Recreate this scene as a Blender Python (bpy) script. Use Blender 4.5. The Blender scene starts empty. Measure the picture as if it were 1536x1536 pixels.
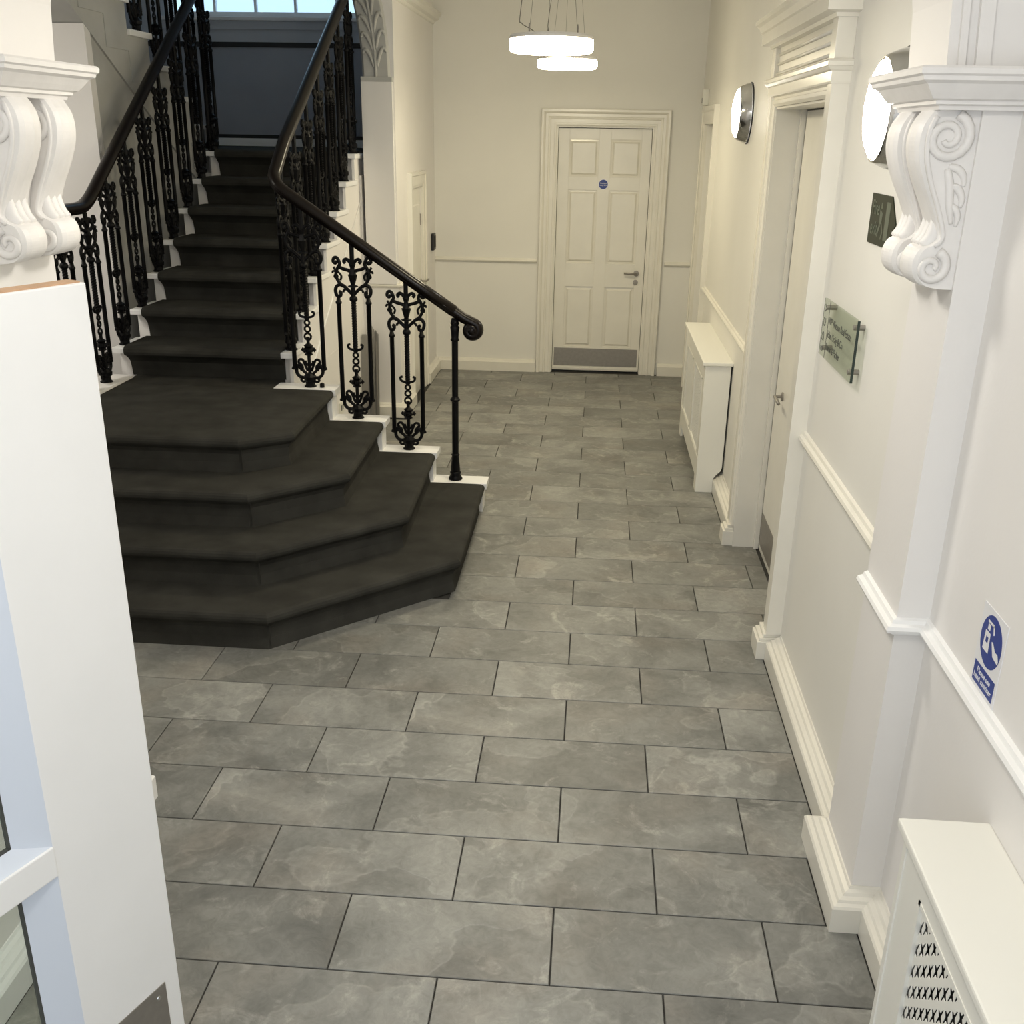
import bpy, math, random
from mathutils import Vector, Matrix
random.seed(7)
S = bpy.context.scene
COL = S.collection
PI = math.pi

# ------------------------------------------------------------------ camera
cd = bpy.data.cameras.new('camera'); cam = bpy.data.objects.new('camera', cd); COL.objects.link(cam)
YAW, PITCH, ROLL = .0734, -.3797, .0171
base = Matrix(((1, 0, 0), (0, 0, -1), (0, 1, 0)))
R = Matrix.Rotation(YAW, 3, 'Z') @ Matrix.Rotation(PITCH, 3, 'X') @ base @ Matrix.Rotation(ROLL, 3, 'Z')
cam.matrix_world = Matrix.Translation((.0365, -2.1201, 2.1006)) @ R.to_4x4()
cd.sensor_fit = 'HORIZONTAL'; cd.sensor_width = 36.0
cd.lens = 36.0 * 1548.02 / 1536
cd.shift_y = 51.0129 / 1536
cd.clip_start = .02
S.camera = cam

# ------------------------------------------------------------------ world, light, exposure
w = bpy.data.worlds.new('overcast_sky'); S.world = w; w.use_nodes = True
bg = w.node_tree.nodes['Background']
bg.inputs[0].default_value = (.87, .935, 1.0, 1); bg.inputs[1].default_value = .80
LAMP_COL = (1.0, .88, .61)
PENDANT_E, SCONCE_E, UNSEEN_E = 23.0, 21.0, 20.0
S.view_settings.view_transform = 'Standard'; S.view_settings.look = 'None'
S.view_settings.exposure = 1.0; S.view_settings.gamma = 1.0
S.view_settings.use_curve_mapping = False

# ------------------------------------------------------------------ materials
MATS = {}
def mat(name, col, rough=.5, metal=0.0, spec=.5, bump=0.0, bscale=60, vary=0.0, vscale=6, coat=0.0, emit=None, es=0):
    m = bpy.data.materials.new(name); m.use_nodes = True
    nt = m.node_tree; b = nt.nodes['Principled BSDF']
    b.inputs['Base Color'].default_value = (*col, 1); b.inputs['Roughness'].default_value = rough
    b.inputs['Metallic'].default_value = metal; b.inputs['Specular IOR Level'].default_value = spec
    b.inputs['Coat Weight'].default_value = coat; b.inputs['Coat Roughness'].default_value = .12
    if emit: b.inputs['Emission Color'].default_value = (*emit, 1); b.inputs['Emission Strength'].default_value = es
    if bump or vary:
        tc = nt.nodes.new('ShaderNodeTexCoord')
        if bump:
            n = nt.nodes.new('ShaderNodeTexNoise'); n.inputs['Scale'].default_value = bscale; n.inputs['Detail'].default_value = 4
            bp = nt.nodes.new('ShaderNodeBump'); bp.inputs['Strength'].default_value = bump; bp.inputs['Distance'].default_value = .004
            nt.links.new(tc.outputs['Object'], n.inputs['Vector']); nt.links.new(n.outputs['Fac'], bp.inputs['Height'])
            nt.links.new(bp.outputs['Normal'], b.inputs['Normal'])
        if vary:
            n2 = nt.nodes.new('ShaderNodeTexNoise'); n2.inputs['Scale'].default_value = vscale; n2.inputs['Detail'].default_value = 6
            nt.links.new(tc.outputs['Object'], n2.inputs['Vector'])
            cr = nt.nodes.new('ShaderNodeValToRGB')
            cr.color_ramp.elements[0].position = .3; cr.color_ramp.elements[1].position = .7
            cr.color_ramp.elements[0].color = (*[c * (1 - vary) for c in col], 1)
            cr.color_ramp.elements[1].color = (*[min(1, c * (1 + vary)) for c in col], 1)
            nt.links.new(n2.outputs['Fac'], cr.inputs['Fac']); nt.links.new(cr.outputs['Color'], b.inputs['Base Color'])
    MATS[name] = m
    return m
WALL = mat('wall_paint', (.80, .785, .735), .55, bump=.08, bscale=90, vary=.02, vscale=2)
WALLW = mat('white_wall_paint', (.815, .795, .775), .55, bump=.08, bscale=90, vary=.02, vscale=2)
PLAST = mat('painted_plaster', (.81, .79, .77), .5, bump=.15, bscale=40, vary=.03, vscale=20)
GLOSS = mat('gloss_trim_paint', (.80, .775, .70), .22, bump=.05, bscale=30, vary=.03, vscale=5)
GLOSSW = mat('gloss_white_paint', (.90, .90, .895), .3, bump=.04, bscale=20, vary=.02, vscale=4)
CABW = mat('cabinet_white', (.84, .83, .77), .35)
CEIL = mat('ceiling_paint', (.80, .79, .74), .8)
CARPET = mat('charcoal_carpet', (.042, .041, .036), .95, spec=.1, bump=.5, bscale=450, vary=.22, vscale=7)
IRON = mat('black_cast_iron', (.004, .004, .0045), .42, spec=.13, bump=.08, bscale=120)
RAILM = mat('dark_polished_wood', (.006, .0038, .003), .3, spec=.22, coat=.06)
STEEL = mat('brushed_steel', (.33, .31, .285), .5, metal=.75, vary=.06, vscale=40)
CHROME = mat('chrome', (.62, .62, .62), .12, metal=1.0)
SLATEP = mat('slate_grey_panel', (.34, .36, .41), .55, vary=.08, vscale=2)
BLACKP = mat('black_trim', (.012, .013, .015), .5)
GREYW = mat('grey_blue_paint', (.52, .55, .60), .5)
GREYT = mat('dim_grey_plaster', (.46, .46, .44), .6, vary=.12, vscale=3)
WOOD = mat('bare_wood', (.52, .33, .20), .6, vary=.15, vscale=12)
DARK = mat('dark_void', (.012, .012, .012), .9)
GREYB = mat('grey_board', (.30, .29, .27), .35, metal=.5)
BLUE = mat('sign_blue', (.02, .045, .25), .4)
SIGNW = mat('sign_white', (.78, .78, .80), .35)
GREEN = mat('sign_dark_green', (.022, .027, .014), .4, spec=.2)
SIGNPALE = mat('sign_pale_print', (.10, .12, .085), .4)
INK = mat('grey_ink', (.06, .065, .06), .5)
PLASTIC = mat('white_plastic', (.78, .77, .70), .4)
PENDW = mat('pendant_white_cap', (.72, .70, .66), .45)
WIRE = mat('wire_grey', (.20, .19, .16), .4, metal=.6)
GROUT = mat('grout', (.045, .043, .038), .9, bump=.3, bscale=200)
LAMP = mat('pendant_diffuser', (.9, .9, .88), .4, emit=LAMP_COL, es=PENDANT_E)
SLAMP = mat('sconce_diffuser', (.9, .9, .88), .4, emit=(1.0, .95, .84), es=SCONCE_E)
BEADP = mat('sky_reflection_tinted_bead', (.68, .735, .83), .35)  # bluish reflection of the outdoors put into the bead's paint colour
UNSEEN_LAMP = mat('unseen_pendant_diffuser', (.9, .9, .88), .4, emit=(1.0, .95, .86), es=UNSEEN_E)  # shared by the three added pendants out of view

def glass_mat(name, tint, refl):
    m = bpy.data.materials.new(name); m.use_nodes = True; nt = m.node_tree
    nt.nodes.remove(nt.nodes['Principled BSDF']); out = nt.nodes['Material Output']
    t = nt.nodes.new('ShaderNodeBsdfTransparent'); t.inputs[0].default_value = (*tint, 1)
    g = nt.nodes.new('ShaderNodeBsdfGlossy'); g.inputs['Roughness'].default_value = .03
    mx = nt.nodes.new('ShaderNodeMixShader'); mx.inputs[0].default_value = refl
    nt.links.new(t.outputs[0], mx.inputs[1]); nt.links.new(g.outputs[0], mx.inputs[2]); nt.links.new(mx.outputs[0], out.inputs[0])
    return m
GLASS = glass_mat('clear_glass', (.90, .95, .94), .08)
WINGLASS = glass_mat('daylight_tinted_window_glass', (.74, .875, .97), .06)  # blue of the daylight put into the glass tint
GLASSG = glass_mat('green_sign_glass', (.86, .885, .84), .09)
GEDGE = mat('glass_edge_green', (.02, .035, .03), .2)

def tile_mat():
    m = bpy.data.materials.new('slate_floor_tile'); m.use_nodes = True; nt = m.node_tree; N = nt.nodes; L = nt.links
    b = N['Principled BSDF']
    tc = N.new('ShaderNodeTexCoord'); oi = N.new('ShaderNodeObjectInfo')
    mul = N.new('ShaderNodeVectorMath'); mul.operation = 'SCALE'
    cmb = N.new('ShaderNodeCombineXYZ')
    m1 = N.new('ShaderNodeMath'); m1.operation = 'MULTIPLY'; m1.inputs[1].default_value = 71.3
    m2 = N.new('ShaderNodeMath'); m2.operation = 'MULTIPLY'; m2.inputs[1].default_value = 143.7
    L.new(oi.outputs['Random'], m1.inputs[0]); L.new(oi.outputs['Random'], m2.inputs[0])
    L.new(m1.outputs[0], cmb.inputs[0]); L.new(m2.outputs[0], cmb.inputs[1])
    add = N.new('ShaderNodeVectorMath'); add.operation = 'ADD'
    L.new(tc.outputs['Object'], add.inputs[0]); L.new(cmb.outputs[0], add.inputs[1])
    def noise(scale, det, rough, dist=0.0):
        n = N.new('ShaderNodeTexNoise'); n.inputs['Scale'].default_value = scale; n.inputs['Detail'].default_value = det
        n.inputs['Roughness'].default_value = rough; n.inputs['Distortion'].default_value = dist
        L.new(add.outputs[0], n.inputs['Vector']); return n
    big = noise(3.2, 7, .62, .6); fine = noise(22, 8, .7, 1.2); plate = noise(1.5, 5, .5, .15); vein = noise(6, 7, .68, 1.2); warm = noise(2.7, 3, .5)
    cr = N.new('ShaderNodeValToRGB'); e = cr.color_ramp.elements
    e[0].position = .30; e[0].color = (.135, .136, .126, 1); e[1].position = .70; e[1].color = (.270, .270, .250, 1)
    L.new(big.outputs['Fac'], cr.inputs['Fac'])
    # cleft plates with a crisp edge
    pr = N.new('ShaderNodeValToRGB'); pr.color_ramp.elements[0].position = .535; pr.color_ramp.elements[1].position = .55
    L.new(plate.outputs['Fac'], pr.inputs['Fac'])
    mx = N.new('ShaderNodeMix'); mx.data_type = 'RGBA'; mx.blend_type = 'MULTIPLY'
    mx.inputs['B'].default_value = (1.22, 1.22, 1.22, 1)
    sc = N.new('ShaderNodeMath'); sc.operation = 'MULTIPLY'; sc.inputs[1].default_value = .8
    L.new(pr.outputs['Color'], sc.inputs[0]); L.new(sc.outputs[0], mx.inputs['Factor']); L.new(cr.outputs['Color'], mx.inputs['A'])
    # pale wisps
    vr = N.new('ShaderNodeValToRGB'); vr.color_ramp.elements[0].position = .555; vr.color_ramp.elements[1].position = .71
    L.new(vein.outputs['Fac'], vr.inputs['Fac'])
    vs = N.new('ShaderNodeMath'); vs.operation = 'MULTIPLY'; L.new(vr.outputs['Color'], vs.inputs[0]); L.new(fine.outputs['Fac'], vs.inputs[1])
    mv = N.new('ShaderNodeMix'); mv.data_type = 'RGBA'; mv.inputs['B'].default_value = (.46, .45, .41, 1)
    L.new(vs.outputs[0], mv.inputs['Factor']); L.new(mx.outputs['Result'], mv.inputs['A'])
    lr = N.new('ShaderNodeValToRGB'); lr.color_ramp.elements[0].position = .534; lr.color_ramp.elements[0].color = (0, 0, 0, 1)
    lr.color_ramp.elements[1].position = .549; lr.color_ramp.elements[1].color = (0, 0, 0, 1)
    le = lr.color_ramp.elements.new(.542); le.color = (1, 1, 1, 1)
    L.new(plate.outputs['Fac'], lr.inputs['Fac'])
    ls0 = N.new('ShaderNodeMath'); ls0.operation = 'MULTIPLY'; L.new(lr.outputs['Color'], ls0.inputs[0]); L.new(big.outputs['Fac'], ls0.inputs[1])
    ls = N.new('ShaderNodeMath'); ls.operation = 'MULTIPLY'; ls.inputs[1].default_value = .55; L.new(ls0.outputs[0], ls.inputs[0])
    mv2 = N.new('ShaderNodeMix'); mv2.data_type = 'RGBA'; mv2.inputs['B'].default_value = (.44, .435, .40, 1)
    L.new(ls.outputs[0], mv2.inputs['Factor']); L.new(mv.outputs['Result'], mv2.inputs['A']); mv = mv2
    # rusty tint
    wr = N.new('ShaderNodeValToRGB'); wr.color_ramp.elements[0].position = .5; wr.color_ramp.elements[1].position = .75
    wr.color_ramp.elements[0].color = (1, 1, 1, 1); wr.color_ramp.elements[1].color = (1.05, .985, .94, 1)
    L.new(warm.outputs['Fac'], wr.inputs['Fac'])
    mw = N.new('ShaderNodeMix'); mw.data_type = 'RGBA'; mw.blend_type = 'MULTIPLY'; mw.inputs['Factor'].default_value = 1
    L.new(mv.outputs['Result'], mw.inputs['A']); L.new(wr.outputs['Color'], mw.inputs['B'])
    # fine grain and tile to tile value
    fr = N.new('ShaderNodeMapRange'); fr.inputs['To Min'].default_value = .58; fr.inputs['To Max'].default_value = 1.42
    L.new(fine.outputs['Fac'], fr.inputs['Value'])
    rr = N.new('ShaderNodeMapRange'); rr.inputs['To Min'].default_value = .88; rr.inputs['To Max'].default_value = 1.1
    L.new(oi.outputs['Random'], rr.inputs['Value'])
    mm = N.new('ShaderNodeMath'); mm.operation = 'MULTIPLY'; L.new(fr.outputs[0], mm.inputs[0]); L.new(rr.outputs[0], mm.inputs[1])
    mf = N.new('ShaderNodeVectorMath'); mf.operation = 'SCALE'
    L.new(mw.outputs['Result'], mf.inputs[0]); L.new(mm.outputs[0], mf.inputs['Scale'])
    L.new(mf.outputs[0], b.inputs['Base Color'])
    b.inputs['Roughness'].default_value = .42; b.inputs['Specular IOR Level'].default_value = .4
    bp = N.new('ShaderNodeBump'); bp.inputs['Strength'].default_value = .35; bp.inputs['Distance'].default_value = .003
    ba = N.new('ShaderNodeMath'); ba.operation = 'ADD'; L.new(fine.outputs['Fac'], ba.inputs[0]); L.new(pr.outputs['Color'], ba.inputs[1])
    L.new(ba.outputs[0], bp.inputs['Height']); L.new(bp.outputs['Normal'], b.inputs['Normal'])
    return m
TILE = tile_mat()

# ------------------------------------------------------------------ mesh helpers
def wloc(o):
    v = Vector((0, 0, 0))
    while o: v += o.location; o = o.parent
    return v
class MB:
    def __init__(s): s.v = []; s.f = []
    def box(s, x0, x1, y0, y1, z0, z1):
        n = len(s.v)
        s.v += [(x0, y0, z0), (x1, y0, z0), (x1, y1, z0), (x0, y1, z0), (x0, y0, z1), (x1, y0, z1), (x1, y1, z1), (x0, y1, z1)]
        s.f += [(n, n+3, n+2, n+1), (n+4, n+5, n+6, n+7), (n, n+1, n+5, n+4), (n+1, n+2, n+6, n+5), (n+2, n+3, n+7, n+6), (n+3, n, n+4, n+7)]
        return s
    def loops(s, L, cap0=True, cap1=True, closed=True):
        n0 = len(s.v); k = len(L[0])
        for l in L: s.v += [tuple(p) for p in l]
        for i in range(len(L) - 1):
            for j in range(k if closed else k - 1):
                a = n0 + i*k + j; b = n0 + i*k + (j+1) % k
                s.f.append((a, b, b + k, a + k))
        if cap0: s.f.append(tuple(n0 + j for j in reversed(range(k))))
        if cap1: s.f.append(tuple(n0 + (len(L)-1)*k + j for j in range(k)))
        return s
    def prism(s, poly, fn0, fn1):
        return s.loops([[fn0(p) for p in poly], [fn1(p) for p in poly]])
    def lathe(s, prof, n=16, o=(0, 0, 0), ax='z', cap=True):
        L = []
        for r, h in prof:
            l = []
            for i in range(n):
                a = 2*PI*i/n; c, q = r*math.cos(a), r*math.sin(a)
                p = (c, q, h) if ax == 'z' else ((h, c, q) if ax == 'x' else (q, h, c))
                l.append((p[0]+o[0], p[1]+o[1], p[2]+o[2]))
            L.append(l)
        return s.loops(L, cap, cap)
    def tube(s, path, r, n=6, taper=None, cap=True, sq=False, twist=0):
        P = [Vector(p) for p in path]; m = len(P); T = []
        for i in range(m):
            t = P[min(i+1, m-1)] - P[max(i-1, 0)]; T.append(t.normalized() if t.length > 1e-9 else Vector((0, 0, 1)))
        u = Vector((0, 1, 0)) if abs(T[0].y) < .9 else Vector((1, 0, 0))
        u = (u - T[0]*u.dot(T[0])).normalized(); L = []
        for i in range(m):
            u = (u - T[i]*u.dot(T[i])).normalized(); v = T[i].cross(u)
            rr = r * (taper(i/(m-1)) if taper else 1)
            L.append([P[i] + (u*math.cos(a) + v*math.sin(a))*rr for a in [2*PI*j/n + twist*i/(m-1) for j in range(n)]])
        return s.loops(L, cap, cap)
    def ring(s, c, R, r, axis=(0, 1, 0), n=10, k=5):
        ax = Vector(axis).normalized(); u = ax.orthogonal().normalized(); v = ax.cross(u); c = Vector(c); n0 = len(s.v)
        for i in range(n):
            d = u*math.cos(2*PI*i/n) + v*math.sin(2*PI*i/n)
            for j in range(k):
                a = 2*PI*j/k; s.v.append(tuple(c + d*(R + r*math.cos(a)) + ax*r*math.sin(a)))
        for i in range(n):
            for j in range(k):
                s.f.append((n0+i*k+j, n0+((i+1) % n)*k+j, n0+((i+1) % n)*k+(j+1) % k, n0+i*k+(j+1) % k))
        return s
    def mould(s, path, prof, e1=(1, 0, 0), e2=(0, 1, 0), nn=(0, 0, 1), o=(0, 0, 0), closed=False):
        """sweep profile (offset to the right of the path, height along nn) with mitred corners"""
        e1, e2, nn, o = map(Vector, (e1, e2, nn, o)); m = len(path); L = []
        for i, p in enumerate(path):
            def d(a, b):
                q = Vector((b[0]-a[0], b[1]-a[1])); q.normalize(); return Vector((q.y, -q.x))
            if closed: n1, n2 = d(path[i-1], p), d(p, path[(i+1) % m])
            else: n1 = d(path[i-1], p) if i else None; n2 = d(p, path[i+1]) if i < m-1 else None
            if n1 is None: mt = n2
            elif n2 is None: mt = n1
            else: b = n1 + n2; mt = b / max(.2, (1 + n1.dot(n2)))
            L.append([o + e1*(p[0]+mt.x*a) + e2*(p[1]+mt.y*a) + nn*h for a, h in prof])
        if closed: L.append(L[0])
        return s.loops(L, not closed, not closed)
    def build(s, name, mt, parent=None, smooth=False, bevel=0, world=True):
        off = wloc(parent) if (parent and world) else Vector((0, 0, 0))
        me = bpy.data.meshes.new(name)
        me.from_pydata([(p[0]-off.x, p[1]-off.y, p[2]-off.z) for p in s.v], [], s.f)
        import bmesh
        bm = bmesh.new(); bm.from_mesh(me); bmesh.ops.recalc_face_normals(bm, faces=bm.faces)
        if bevel:
            ed = [e for e in bm.edges if len(e.link_faces) == 2 and e.calc_face_angle(0) > .5]
            bmesh.ops.bevel(bm, geom=ed, offset=bevel, segments=2, profile=.6, affect='EDGES', clamp_overlap=True)
        bm.to_mesh(me); bm.free()
        me.materials.append(mt)
        if smooth:
            for p in me.polygons: p.use_smooth = True
        return link(name, me, parent)
def link(name, me, parent=None):
    ob = bpy.data.objects.new(name, me); COL.objects.link(ob); ob.parent = parent
    return ob
def empty(name, loc=(0, 0, 0), rz=0):
    e = bpy.data.objects.new(name, None); COL.objects.link(e); e.location = loc; e.rotation_euler = (0, 0, rz); e.empty_display_size = .1
    return e
def tag(o, label, cat=None, group=None, kind=None):
    o['label'] = label
    if cat: o['category'] = cat
    if group: o['group'] = group
    if kind: o['kind'] = kind
    return o
def struct(o, label, cat): return tag(o, label, cat, None, 'structure')
def thing(name, label, cat, loc=(0, 0, 0), group=None): return tag(empty(name, loc), label, cat, group)
def BX(name, b, mt, parent=None, bevel=0): return MB().box(*b).build(name, mt, parent, bevel=bevel)
def spline(pts, k=5):
    P = [Vector(p) for p in pts]; out = []
    for i in range(len(P)-1):
        a, b, c, d = P[max(i-1, 0)], P[i], P[i+1], P[min(i+2, len(P)-1)]
        for j in range(k):
            t = j/k
            out.append(.5*((2*b) + (c-a)*t + (2*a-5*b+4*c-d)*t*t + (3*b-a-3*c+d)*t**3))
    out.append(P[-1]); return out
def text_mesh(txt, size, align='CENTER'):
    c = bpy.data.curves.new('lettering', 'FONT'); c.body = txt; c.size = size; c.align_x = align; c.extrude = .0004
    c.space_line = .95
    o = bpy.data.objects.new('tmp', c); COL.objects.link(o)
    dg = bpy.context.evaluated_depsgraph_get(); me = bpy.data.meshes.new_from_object(o.evaluated_get(dg))
    bpy.data.objects.remove(o); return me
def lettering(name, txt, size, mt, parent, M, width=None, align='CENTER', height=None):
    """M: 4x4 from text plane (x right, y up, z out) into parent's space"""
    me = text_mesh(txt, size, align)
    xs = [v.co.x for v in me.vertices]; w0 = max(xs) - min(xs)
    sx = width/w0 if width else 1
    me.transform(M @ Matrix.Diagonal((sx, 1, 1, 1)))
    me.materials.clear(); me.materials.append(mt); return link(name, me, parent)
def basis(o, ex, ey, ez):
    return Matrix(((ex[0], ey[0], ez[0], o[0]), (ex[1], ey[1], ez[1], o[1]), (ex[2], ey[2], ez[2], o[2]), (0, 0, 0, 1)))

# ================================================================== STRUCTURE
XR, XP, XN = .903, .846, .928          # right wall, pier face, near wall
XL = -1.44
YE = 7.66
CZ = 3.4
H = .1775
# ---- floor
fl = MB().box(-4.6, 1.2, -3.2, 7.9, -.12, -.008).build('floor', GROUT)
struct(fl, 'grey slate-look tiled floor laid in half bond', 'floor')
tile_cache = {}
def tile_mesh(wd, dp):
    k = (round(wd, 3), round(dp, 3))
    if k not in tile_cache:
        b = .0016; a, c = wd/2, dp/2
        L = [[(-a, -c, -.008), (a, -c, -.008), (a, c, -.008), (-a, c, -.008)],
             [(-a, -c, -b), (a, -c, -b), (a, c, -b), (-a, c, -b)],
             [(-a+b, -c+b, 0), (a-b, -c+b, 0), (a-b, c-b, 0), (-a+b, c-b, 0)]]
        m = MB().loops(L, True, True)
        me = bpy.data.meshes.new('tile'); me.from_pydata(m.v, [], m.f); me.materials.append(TILE)
        tile_cache[k] = me
    return tile_cache[k]
G = .0022
def right_limit(y):
    if y < .27: return XN - .062
    if y < .71: return XP - .062
    if 2.1 < y < 3.28: return .99
    if y > 6.2: return XR - .004
    return XR - .062
def left_limit(y):
    if y < .70: return -1.42 + .06
    if y < 1.76: return -2.69
    if y < 3.75:
        if y < 2.3: return -1.45 + max(0, (y-1.80))*1.0
        return -.60
    if y < 5.72: return -1.70
    return XL + .05
row = -8
while row * .3 < YE:
    y0, y1 = row*.3, min(row*.3 + .3, YE - .03)
    xo = 0.0 if row % 2 == 0 else .3
    ym = (y0+y1)/2
    xr = max(right_limit(y0+.02), right_limit(y1-.02), right_limit(ym)); xl = min(left_limit(y0+.02), left_limit(y1-.02))
    if y1 - y0 > .05:
        k = math.floor((xl - xo)/.6)
        while xo + k*.6 < xr - .01:
            a, b = max(xo + k*.6, xl), min(xo + k*.6 + .6, xr)
            if b - a > .03:
                t = link('tile', tile_mesh(b-a-2*G, y1-y0-2*G), fl); t.location = ((a+b)/2, ym, 0)
            k += 1
    row += 1

# ---- walls
struct(BX('wall_right_near', (XN, 1.14, -3.2, .336, 0, CZ), WALLW), 'white near right wall beside the close radiator cover', 'wall')
struct(BX('wall_right_pier', (XP, 1.14, .336, .648, 0, CZ), WALLW), 'shallow white pier under the right plaster corbel', 'wall')
m = MB()
m.box(XR, 1.14, .648, 2.06, 0, CZ).box(XR, 1.14, 2.06, 3.28, 2.24, CZ).box(XR, 1.14, 3.28, 6.36, 0, CZ).box(XR, 1.14, 6.36, 7.1, 2.2, CZ).box(XR, 1.14, 7.1, 7.86, 0, CZ)
struct(m.build('wall_right', WALL), 'off-white right corridor wall with panelled dado', 'wall')
m = MB()
m.box(-1.6, -.345, YE, 7.86, 0, CZ).box(.50, XR, YE, 7.86, 0, CZ).box(-.345, .50, YE, 7.86, 2.175, CZ)
struct(m.build('wall_end', WALL), 'cream end wall around the far panelled door', 'wall')
m = MB()
m.box(XL-.16, XL, 5.8, 6.36, 0, CZ).box(XL-.16, XL, 6.36, 6.86, 1.69, CZ).box(XL-.16, XL, 6.86, YE, 0, CZ)
m.box(XL-.24, XL-.16, 5.8, 5.96, 0, 2.46)
struct(m.build('wall_left', WALLW), 'left corridor wall with a low cupboard door', 'wall')
struct(BX('wall_left_near', (-1.60, -1.42, -3.2, .648, 0, CZ), WALLW), 'white left wall and pier behind the open glazed door', 'wall')
struct(BX('wall_hall_front', (-4.6, -1.60, .5, .648, 0, CZ), WALLW), 'white wall closing the stair hall towards the entrance', 'wall')
struct(BX('wall_stair_left', (-4.6, -4.4, .648, 7.86, 0, 5.0), WALLW), 'white left wall of the stair hall', 'wall')
m = MB()
YB = 7.55
m.box(-4.4, -1.6, YB, 7.86, 0, 2.99).box(-4.4, -3.75, YB, 7.86, 2.99, 5.0).box(-1.85, -1.6, YB, 7.86, 2.99, 5.0).box(-3.75, -1.85, YB, 7.86, 4.7, 5.0)
struct(m.build('wall_stair_back', GREYW), 'grey-blue back wall of the stair landing under the window', 'wall')
m = MB().box(-4.6, 1.14, -3.2, 2.9, CZ, CZ+.15).box(XL-.16, 1.14, 2.9, 7.86, CZ, CZ+.15)
m.box(-4.6, XL-.16, 2.9, 7.86, 5.0, 5.15).box(-4.6, XL, 2.8, 2.9, CZ+.15, 5.0).box(XL-.16, XL, 2.9, 7.86, CZ+.15, 5.0)
struct(m.build('ceiling', CEIL), 'plain off-white ceiling over corridor and stairwell', 'ceiling')

# arch over the stair opening (springs off the pilaster beside the landing)
AC, AR = (-3.87, 2.46), 2.2
def arc(r, a): return (AC[0] + r*math.cos(a), AC[1] + r*math.sin(a))
A = [i*math.radians(2.4) for i in range(13)]
m = MB()
L = []
for a in A:
    p, q = arc(AR + .19, a), arc(AR, a)
    L.append([(XL-.04 if p[0] < 9 else 0, 5.82, p[1]), (min(p[0], XL-.06), 5.82, p[1]), (min(p[0], XL-.06), 5.96, p[1]), (XL-.04, 5.96, p[1])])
m.loops(L)
struct(m.build('wall_stair_arch', WALLW), 'white spandrel beside the carved stair arch', 'wall')
arch = thing('carved_archway', 'grey carved leaf plaster band of the arch beside the stair landing', 'arch', (-1.62, 5.85, 2.46))
m = MB(); L = []
for a in A:
    L.append([(arc(r, a)[0], y, arc(r, a)[1]) for r, y in ((AR+.005, 5.96), (AR+.005, 5.80), (AR+.02, 5.785), (AR+.19, 5.785), (AR+.205, 5.80), (AR+.205, 5.96))])
m.loops(L).build('arch_band', GREYT, arch, bevel=0)
m = MB().tube([(arc(AR+.105, a)[0], 5.782, arc(AR+.105, a)[1]) for a in A], .012, 6)
m.build('centre_bead', GREYT, arch, smooth=True)
for i in range(9):
    for sd in (-1, 1):
        a = math.radians(1.6 + i*2.7)
        c = AR + .105; d = math.radians(2.2)
        pts = [arc(c + sd*.012, a), arc(c + sd*.035, a + d*.9), arc(c + sd*.065, a + d*1.3), arc(c + sd*.085, a + d*1.0)]
        MB().tube(spline([(p[0], 5.783, p[1]) for p in pts], 4), .014, 6, taper=lambda t: .5 + math.sin(PI*min(1, t*.9+.05))*.6).build('carved_leaf', GREYT, arch, smooth=True)
MB().box(-1.675, -1.45, 5.77, 5.96, 2.43, 2.462).build('arch_impost', GREYT, arch, bevel=.004)
# lower pilaster face of the stair opening
struct(BX('wall_stair_pilaster', (-1.672, XL-.012, 5.77, 5.80, 1.03, 2.43), WALLW), 'plain pilaster face below the carved stair arch', 'wall')

# ---- baseboards and dado rails
BB = [(0, 0), (.061, 0), (.061, .080), (.056, .087), (.044, .090), (.040, .098), (.026, .101), (.020, .109), (.008, .113), (.004, .120), (0, .120)]
def base_run(name, path, label):
    o = MB().mould(path, BB).build(name, GLOSS); struct(o, label, 'baseboard'); return o
base_run('baseboard_right', [(XR, 1.93), (XR, .648), (XP, .648), (XP, .336), (XN, .336), (XN, -3.2)], 'deep moulded skirting along the near right wall and pier')
base_run('baseboard_right_far', [(XR, 6.25), (XR, 3.42)], 'moulded skirting behind the far radiator cover')
BE = [(0, 0), (.05, 0), (.05, .085), (.03, .095), (.022, .105), (0, .11)]
struct(MB().mould([(.505+.155, YE), (XR, YE)], BE).build('baseboard_end_right', GLOSS), 'short skirting right of the far door', 'baseboard')
struct(MB().mould([(-.49, YE), (XL, YE)][::-1] if 0 else [(XL, YE), (-.49, YE)], BE).build('baseboard_end', GLOSS), 'skirting on the end wall left of the far door', 'baseboard')
struct(MB().mould([(-1.70, 5.8), (XL, 5.8), (XL, 6.24)], BE).build('baseboard_left', GLOSS), 'skirting round the pilaster foot by the cupboard door', 'baseboard')
struct(MB().mould([(XL, 6.98), (XL, YE)], BE).build('baseboard_left_far', GLOSS), 'skirting between cupboard door and end wall', 'baseboard')
struct(MB().mould([(-1.42, -1.04), (-1.42, .648), (-1.60, .648)], BB).build('baseboard_left_near', GLOSSW), 'skirting on the left wall behind the glazed door', 'baseboard')
DR = [(0, 0), (.010, .002), (.014, .010), (.026, .014), (.030, .024), (.026, .034), (.014, .038), (.010, .048), (0, .052)]
def rail(name, path, z, label, k=1, mt=GLOSS):
    o = MB().mould(path, [(a, z + h*k) for a, h in DR]).build(name, mt); struct(o, label, 'dado rail'); return o
rail('trim_1', [(XR, 1.945), (XR, .650)], .972, 'dado rail between the right doorway and the pier')
rail('trim_2', [(XP, .644), (XP, .336), (XN, .336), (XN, -3.2)], .922, 'dado rail wrapping the right pier to the near wall', .9, mt=GLOSSW)
rail('trim_3', [(XR, 6.22), (XR, 3.43)], .985, 'thin dado rail above the far radiator cover', .7)
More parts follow.
